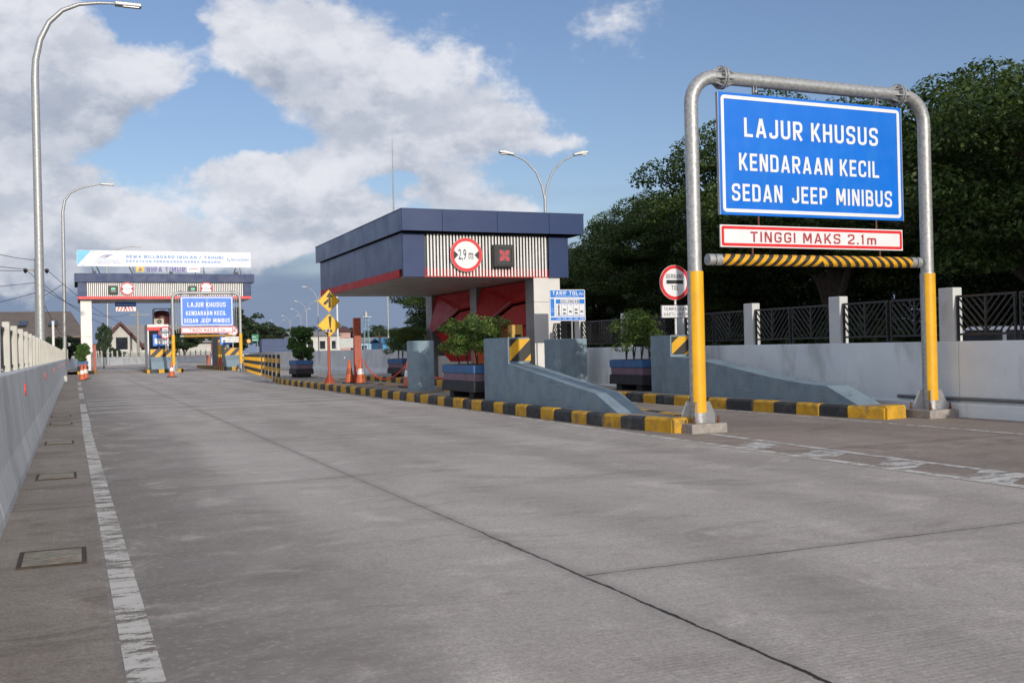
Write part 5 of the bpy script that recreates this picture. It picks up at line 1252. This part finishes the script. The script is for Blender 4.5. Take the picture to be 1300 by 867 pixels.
wire('cable from the pole middle sagging down to the warehouse gable', (-2.1, 69.9, 5.6), (-1.0, 110, 3.2), .3)
wire('straight thin cable rising right from the utility pole to the second lamp', (-2.1, 69.9, 4.9), (-.75, 87.8, 7.0), .1)
wire('lowest cable sagging left from the utility pole over the warehouse roof', (-2.1, 69.9, 5.3), (-10, 60, 3.4), .35)
wire('nearly level cable crossing left of the utility pole', (-2.1, 69.9, 5.9), (-14, 66, 4.9), .2)
wire('level cable from the utility pole passing right behind the second lamp', (-2.1, 69.9, 5.8), (6, 130, 6.2), 1.0)

# ------------------------------------------------------------------ buildings on the left and far
wh = thing('warehouse', 'large brown roofed warehouse behind the left fence', 'warehouse', (-10, 120, 0))
MB().box(-40, -.4, 120, 140, 0, 3.6).build('wall', housewall, wh)
b = MB()
# long roof with its ridge across the view and a gable at the right end
b.poly([(-41, 118.6, 3.5), (1.2, 118.6, 3.5), (-.35, 130, 6.55), (-41, 130, 6.55), (-41, 141.4, 3.5), (1.2, 141.4, 3.5), (-41, 118.6, 3.3), (1.2, 118.6, 3.3), (-.35, 130, 6.35), (-41, 130, 6.35), (-41, 141.4, 3.3), (1.2, 141.4, 3.3)],
       [(0, 1, 2, 3), (3, 2, 5, 4), (7, 6, 9, 8), (8, 9, 10, 11), (0, 6, 7, 1), (1, 7, 8, 2), (2, 8, 11, 5), (4, 5, 11, 10), (0, 3, 9, 6), (3, 4, 10, 9)]); b.build('roof', roof_br, wh)
MB().prism([(-.4, 120, 3.6), (-.4, 140, 3.6), (-.4, 130, 6.3)], (-.2, 0, 0)).build('gable', housewall, wh)
for x in (-5.6, -2.6): MB().prism([(x, 122.5, 4.66), (x+.8, 122.5, 4.66), (x+.95, 124.6, 5.22), (x+.15, 124.6, 5.22)], (0, -.05, .12)).build('skylight', glass_d, wh)
for x in (-7, -3.5): MB().box(x, x+1.6, 119.93, 119.99, 1.6, 3.0).build('window', glass_d, wh)
tp = thing('tarpaulin_shelter', 'small shelter under a bright blue tarpaulin behind the left fence', 'shelter', (-3.2, 80, 0))
b = MB(); n = 8; b.prism([(-3.5+.75*math.cos(R(180*k/n))*1.0, 80, 2.55+.32*math.sin(R(180*k/n))) for k in range(n+1)], (0, 2.2, 0)); b.build('tarpaulin', tarp, tp)
for dx in (-.6, .6): MB().cyl((-3.5+dx, 80.5, 0), (-3.5+dx, 80.5, 2.56), .04, 6).build('pole', galv2, tp)
h2 = thing('house', 'gabled house with maroon roof seen through the far toll gate', 'house', (7, 175, 0))
MB().prism([(3.6, 170, 0), (9.6, 170, 0), (9.6, 170, 2.6), (6.6, 170, 6.0), (3.6, 170, 2.6)], (0, 12, 0)).build('wall', housewall, h2)
b = MB(); b.prism([(6.6, 169, 6.6), (10.4, 169, 2.3), (10.1, 169, 2.1), (6.6, 169, 6.1), (3.1, 169, 2.1), (2.8, 169, 2.3)], (0, 14, 0)); b.build('roof', roof_rd, h2)
MB().box(5.9, 7.6, 169.9, 169.98, 2.2, 4.1).build('window', glass_d, h2); MB().box(5.8, 7.7, 169.93, 169.99, 2.05, 2.2).build('sill', white, h2)
h3 = thing('long_shed', 'long grey roofed shed behind the gabled house beyond the far gate', 'shed', (14, 222, 0))
MB().box(8, 26, 220, 232, 0, 3.6).build('wall', housewall, h3); MB().prism([(7, 219, 3.6), (7, 226, 7.6), (7, 233, 3.6), (7, 226, 7.2)], (20, 0, 0)).build('roof', roof_gr, h3)
def container(label, x, y, L_, m, rz=0, h=2.5):
    g = thing('shipping_container', label, 'container', (x, y, 0), 'far shipping containers'); b = MB().box(x, x+L_, y, y+2.4, .9, .9+h); n = int(L_/.35)
    for i in range(n): b.box(x+.1+i*.35, x+.1+i*.35+.16, y-.035, y, 1.0, .8+h)
    b.build('body', m, g); MB().box(x+.1, x+L_-.1, y+.2, y+2.2, .55, .9).build('chassis', soot, g)
    for q in (.15, .3, .75, .88): 
        MB().cyl((x+L_*q, y+.05, .48), (x+L_*q, y+.45, .48), .48, 14).build('wheel', tyre_m, g)
    return g
container('red shipping container on a trailer seen through the right lane of the far gate', 24, 230, 7, cont_red)
container('dark blue shipping container on the expressway left of the dense rounded shrub', 27.3, 165, 6, cont_blue)
def flat_house(label, x0, x1, y, h, m, rm, dep=8, nw=3, cat='building'):
    g = thing('far_building', label, cat, ((x0+x1)/2, y, 0), 'low buildings along the far side of the expressway')
    MB().box(x0, x1, y, y+dep, 0, h).build('wall', m, g); MB().prism([(x0-.4, y-.6, h-.1), (x0-.4, y+dep*.5, h+.9), (x0-.4, y+dep+.6, h-.1), (x0-.4, y+dep*.5, h+.7)], (x1-x0+.8, 0, 0)).build('roof', rm, g)
    for i in range(nw):
        x = x0+(x1-x0)*(i+.5)/nw; MB().box(x-.5, x+.5, y-.05, y-.01, h*.4, h*.75).build('window', glass_d, g)
    return g
flat_house('white long low building above the rear planter shrub', 37, 46, 190, 4.2, housewall, roof_gr, nw=4)
flat_house('pinkish low house between the arrow signs and the twin lamps', 46.5, 49.5, 196, 5.0, mat('pink_wall', (.5, .3, .26), .8), roof_rd, nw=2)
flat_house('pale blue low workshop behind the yellow arrow signs', 49, 57, 199, 2.9, mat('pale_blue_wall', (.35, .48, .6), .7), roof_gr, nw=3)
flat_house('bright blue corrugated shed right of the tall red post', 52.8, 62, 185, 2.6, shed_blue, mat('blue_roof', (.05, .22, .42), .6), nw=2, cat='shed')
flat_house('brown roofed low house left of the bright blue shed', 57.5, 64, 215, 3.2, mat('brick_wall', (.22, .09, .06), .8), roof_br, nw=2)
flat_house('grey low building seen through the right lane of the far gate', 23, 36, 260, 5.0, housewall, roof_gr, nw=5)
tw = thing('water_tower', 'slim pale tower with round tank above the tall red post', 'tower', (43, 160, 0)); 
b = MB()
for sx in (-.5, .5):
    for sy in (-.5, .5): b.tube([(43+sx*1.0, 160+sy*1.0, 0), (43+sx*.4, 160+sy*.4, 6.6)], .05, 6)
for z in (1.5, 3, 4.5, 6): b.box(42.45, 43.55, 159.5, 159.56, z, z+.08)
b.build('legs', mat('tower_teal', (.25, .42, .45), .6), tw); MB().tube([(43, 160, 6.6), (43, 160, 7.3), (43, 160, 7.6)], [.3, .3, .1], 14).build('tank', galv2, tw); MB().box(42.3, 43.7, 159.3, 160.7, 6.5, 6.6).build('platform', galv2, tw)
gs_ = thing('road_sign', 'small green road sign on the expressway left of the rear planter', 'sign', (17.9, 112, 0)); MB().box(17.5, 18.2, 112, 112.05, 2.45, 3.2).build('panel', signgreen, gs_); MB().box(17.55, 17.9, 111.99, 111.999, 2.9, 2.95).box(17.55, 18.1, 111.99, 111.999, 2.6, 2.65).build('lettering', signwhite, gs_); MB().cyl((18.1, 112.1, 0), (18.1, 112.1, 3.2), .05, 8).build('post', galv2, gs_)
bbk = thing('roadside_board', 'pale roadside board on two legs behind the yellow arrow signs', 'sign', (41, 165, 0)); MB().box(39.2, 42.6, 165, 165.1, 1.7, 3.3).build('panel', mat('board_pale', (.5, .52, .5), .7), bbk)
for x in (39.6, 42.2): MB().cyl((x, 165.2, 0), (x, 165.2, 3.2), .08, 8).build('leg', galv2, bbk)

def car(label, loc, rz, body_m, s=1):
    g = thing('parked_car', label, 'car', loc); x, y, z = loc
    side = [(-2.1, .35), (-2.15, .75), (-1.95, .95), (-1.1, 1.02), (-.45, 1.45), (1.0, 1.48), (1.75, 1.02), (2.1, .95), (2.15, .4)]
    MB().prism([(x+.82, y+a, z+b_) for a, b_ in side], (-1.64, 0, 0)).build('body', body_m, g, smooth=True, bevel=.09, segs=3)
    for sgn in (-1, 1):
        xx = x+sgn*.822
        MB().prism([(xx, y-.95, z+1.0), (xx, y-.42, z+1.38), (xx, y+.2, z+1.40), (xx, y+.2, z+1.0)], (sgn*.006, 0, 0)).build('side_window', glass_d, g)
        MB().prism([(xx, y+.28, z+1.0), (xx, y+.28, z+1.40), (xx, y+.98, z+1.41), (xx, y+1.5, z+1.03)], (sgn*.006, 0, 0)).build('side_window', glass_d, g)
        for yy in (-1.3, 1.35):
            w_ = MB().cyl((x+sgn*.62, y+yy, z+.31), (x+sgn*.84, y+yy, z+.31), .31, 22).build('wheel', tyre_m, g)
            MB().cyl((x+sgn*.841, y+yy, z+.31), (x+sgn*.85, y+yy, z+.31), .19, 18).build('rim', galv2, w_)
    for q in (-.6, .6): MB().box(x+q-.2, x+q+.2, y-2.16, y-2.1, z+.62, z+.76).build('headlight', signwhite, g)
    MB().prism([(x-.68, y-1.05, z+1.045), (x+.68, y-1.05, z+1.045), (x+.62, y-.5, z+1.44), (x-.62, y-.5, z+1.44)], (0, -.03, .012)).build('windscreen', glass_d, g)
    g.rotation_euler = (0, 0, rz); return g
car('white car parked behind the fence at the right edge', (16.3, 13.4, -.04), .15, carwhite)
car('dark car on the expressway right of the tall red post', (33, 92, .0), 1.2, cardark)

# ------------------------------------------------------------------ trees
def crown_clumps(seed, n, rx, ry, rz, cz, layers=True):
    r_ = random.Random(seed); cl = []
    for k in range(n):
        while True:
            u, v, w = (r_.uniform(-1, 1) for _ in range(3)); d = math.sqrt(u*u+v*v+w*w)
            if .35 < d < 1 and w > -.75: break
        q = .8+.28*r_.random()
        s = r_.uniform(.65, 1.35)
        cl.append((u*rx*q, v*ry*q, cz+w*rz*q+.3*math.sin(3*u+seed)+.25*math.sin(4*v), .95*s, .95*s, .36*s, s*s))
    return cl
def tree_proto(label, loc, seed, R_, H, n_cl, n_leaf, leaf, m, name='tree', th=2.6, tr=.34, group=None):
    g = thing(name, label, 'tree', loc, group); x, y, z = loc; rz = (H-th)/2
    cl = [(a+x, b_+y, c+z, d, e, f, w) for a, b_, c, d, e, f, w in crown_clumps(seed, n_cl, R_, R_, rz, th+rz)]
    leaf_obj('crown', leaves(cl, n_leaf, leaf, leaf*.6, seed, up=.75, shell=.55, droop=.25), m, g)
    r_ = random.Random(seed+1); b = MB()
    fork = Vector((x+r_.uniform(-.2, .2), y+r_.uniform(-.2, .2), z+th*.7))
    b.tube([(x, y, z-.2), (x, y, z+.4), fork], [tr*1.4, tr, tr*.8], 10)
    for k in range(9):
        e = Vector(cl[r_.randrange(len(cl))][:3]); mid = fork.lerp(e, .5)+Vector((0, 0, .5)); b.tube([fork, fork.lerp(mid, .5)+Vector((0, 0, .3)), mid, e], [tr*.55, tr*.4, tr*.27, tr*.08], 7)
    b.build('trunk', bark, g, smooth=True)
    return g
TG = 'row of large trees behind the right fence'
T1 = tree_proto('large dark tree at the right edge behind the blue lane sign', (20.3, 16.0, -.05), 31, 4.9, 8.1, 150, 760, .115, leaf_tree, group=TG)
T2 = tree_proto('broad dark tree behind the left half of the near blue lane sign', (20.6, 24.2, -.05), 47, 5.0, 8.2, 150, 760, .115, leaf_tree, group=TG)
for x, y, rz, s, src, l in ((21.5, 32.6, 1.1, .92, T1, 'dark tree between the near gantry and the toll canopy'), (21.6, 41, 2.2, .73, T2, 'rounded dark tree just right of the near toll canopy'),
                            (21.5, 50, 3.7, .62, T1, 'dark tree hidden behind the right part of the near toll canopy'), (23.3, 61, 5.0, .98, T2, 'dark tree behind the red cladding of the near toll gate'), (29.5, 71, .6, .95, T1, 'dark tree seen under the left edge of the near toll canopy'),
                            (19.8, 7.5, 4.2, 1.0, T2, 'dark tree partly outside the right edge of the photo'),
                            (30, 20, 2.9, 1.15, T1, 'rear tree filling the shade behind the blue sign at the right'), (30, 32, 4.4, 1.0, T2, 'rear tree in the deep shade behind the near gantry'),
                            (31, 46, .3, .85, T1, 'rear tree in the deep shade right of the toll canopy'), (29, 8, 1.0, 1.1, T1, 'rear tree at the extreme right edge'), (33, 60, 1.9, .9, T2, 'rear tree behind the near toll gate columns'),
                            (19.5, -2.5, 3.0, 1.0, T1, 'tree of the right row standing beside the camera, outside the photo'), (19.2, -12, 5.6, 1.05, T2, 'tree of the right row behind the camera, outside the photo'), (19.5, -22, .8, 1.0, T1, 'last tree of the right row far behind the camera')):
    copy_tree(src, (x, y, -.05), rz, l, s)
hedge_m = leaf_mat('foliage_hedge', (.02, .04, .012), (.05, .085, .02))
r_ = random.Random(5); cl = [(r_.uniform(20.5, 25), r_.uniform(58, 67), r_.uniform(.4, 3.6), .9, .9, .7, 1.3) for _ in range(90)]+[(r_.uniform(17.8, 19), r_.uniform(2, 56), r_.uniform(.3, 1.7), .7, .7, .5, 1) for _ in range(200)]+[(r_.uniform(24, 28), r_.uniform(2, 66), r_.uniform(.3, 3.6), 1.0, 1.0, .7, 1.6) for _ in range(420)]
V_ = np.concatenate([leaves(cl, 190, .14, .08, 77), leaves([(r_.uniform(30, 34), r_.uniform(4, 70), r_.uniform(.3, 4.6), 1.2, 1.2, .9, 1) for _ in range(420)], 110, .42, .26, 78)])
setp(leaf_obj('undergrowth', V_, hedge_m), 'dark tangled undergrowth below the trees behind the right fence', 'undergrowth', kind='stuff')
# far trees
FT = tree_proto('dark green tree to the right of the far toll gate', (21.3, 150, 0), 61, 4.6, 8.0, 70, 170, .36, leaf_far, group='distant trees')
for x, y, rz, s, l in ((19.0, 146, 1.0, 1.0, 'tall dark tree directly behind the right end of the far toll gate'), (2.7, 112, 2.0, (.17, .17, .6), 'small tree behind the left column of the far toll gate'), (4.8, 160, 1.0, (.42, .42, .33), 'bush like tree in front of the maroon roofed house'),
                      (13.4, 166, 3.0, .5, 'small tree right of the maroon roofed house'), (-2.3, 108, 4.0, .42, 'low tree by the warehouse wall behind the left fence'), (-.6, 104, 1.4, .42, 'low tree between warehouse and far toll gate column'), (18, 190, 2.5, .8, 'tree seen through the right lane of the far gate')):
    copy_tree(FT, (x, y, 0), rz, l, s)
FARL = 'tree of the hazy dark tree line at the far end of the expressway'
for i in range(26):
    x = 36+i*4.2+r_.uniform(-1.5, 1.5); copy_tree(FT, (x, 300+r_.uniform(-25, 40)+i*1.5, 0), r_.uniform(0, 6.28), FARL, r_.uniform(.85, 1.25), group='far tree line')
for i in range(9):
    copy_tree(FT, (27+i*7.5, 238+r_.uniform(-8, 8), 0), r_.uniform(0, 6.28), 'tree of the middle row between the low far buildings', r_.uniform(.45, .6), group='trees between the far buildings')
for i in range(8): copy_tree(FT, (36+i*4.2, 122+r_.uniform(-4, 9)+i*3, 0), r_.uniform(0, 6.28), 'low roadside tree right of the bright blue shed', r_.uniform(.38, .55) if i < 3 else r_.uniform(.7, .95), group='low trees by the expressway') if i > 1 else None
pm_ = thing('palm_tree', 'palm tree with drooping fronds left of the white lamp pole', 'palm tree', (46.5, 165, 0))
MB().tube([(46.5, 165, 0), (46.7, 165, 2.5), (46.4, 165, 5)], [.22, .17, .14], 8).build('trunk', bark, pm_, smooth=True)
b = MB()
for k in range(16):
    a = k*math.tau/16+.1; el = .2+.8*((k*7) % 5)/5; c, s = math.cos(a), math.sin(a); pts_ = [(46.4+c*u*2.0*math.cos(el*.8), 165+s*u*2.0, 5+u*1.9*el-u*u*1.5) for u in (0, .25, .5, .75, 1)]
    for j in range(4):
        p, q = Vector(pts_[j]), Vector(pts_[j+1]); d = (q-p).normalized(); sd = d.cross(Vector((0, 0, 1))).normalized()
        for m in range(5):
            o_ = p.lerp(q, m/5)
            for sg in (-1, 1): b.poly([o_, o_+sd*sg*.55+d*.3-Vector((0, 0, .28)), o_+d*.1], [(0, 1, 2)])
b.build('crown', leaf_far, pm_)
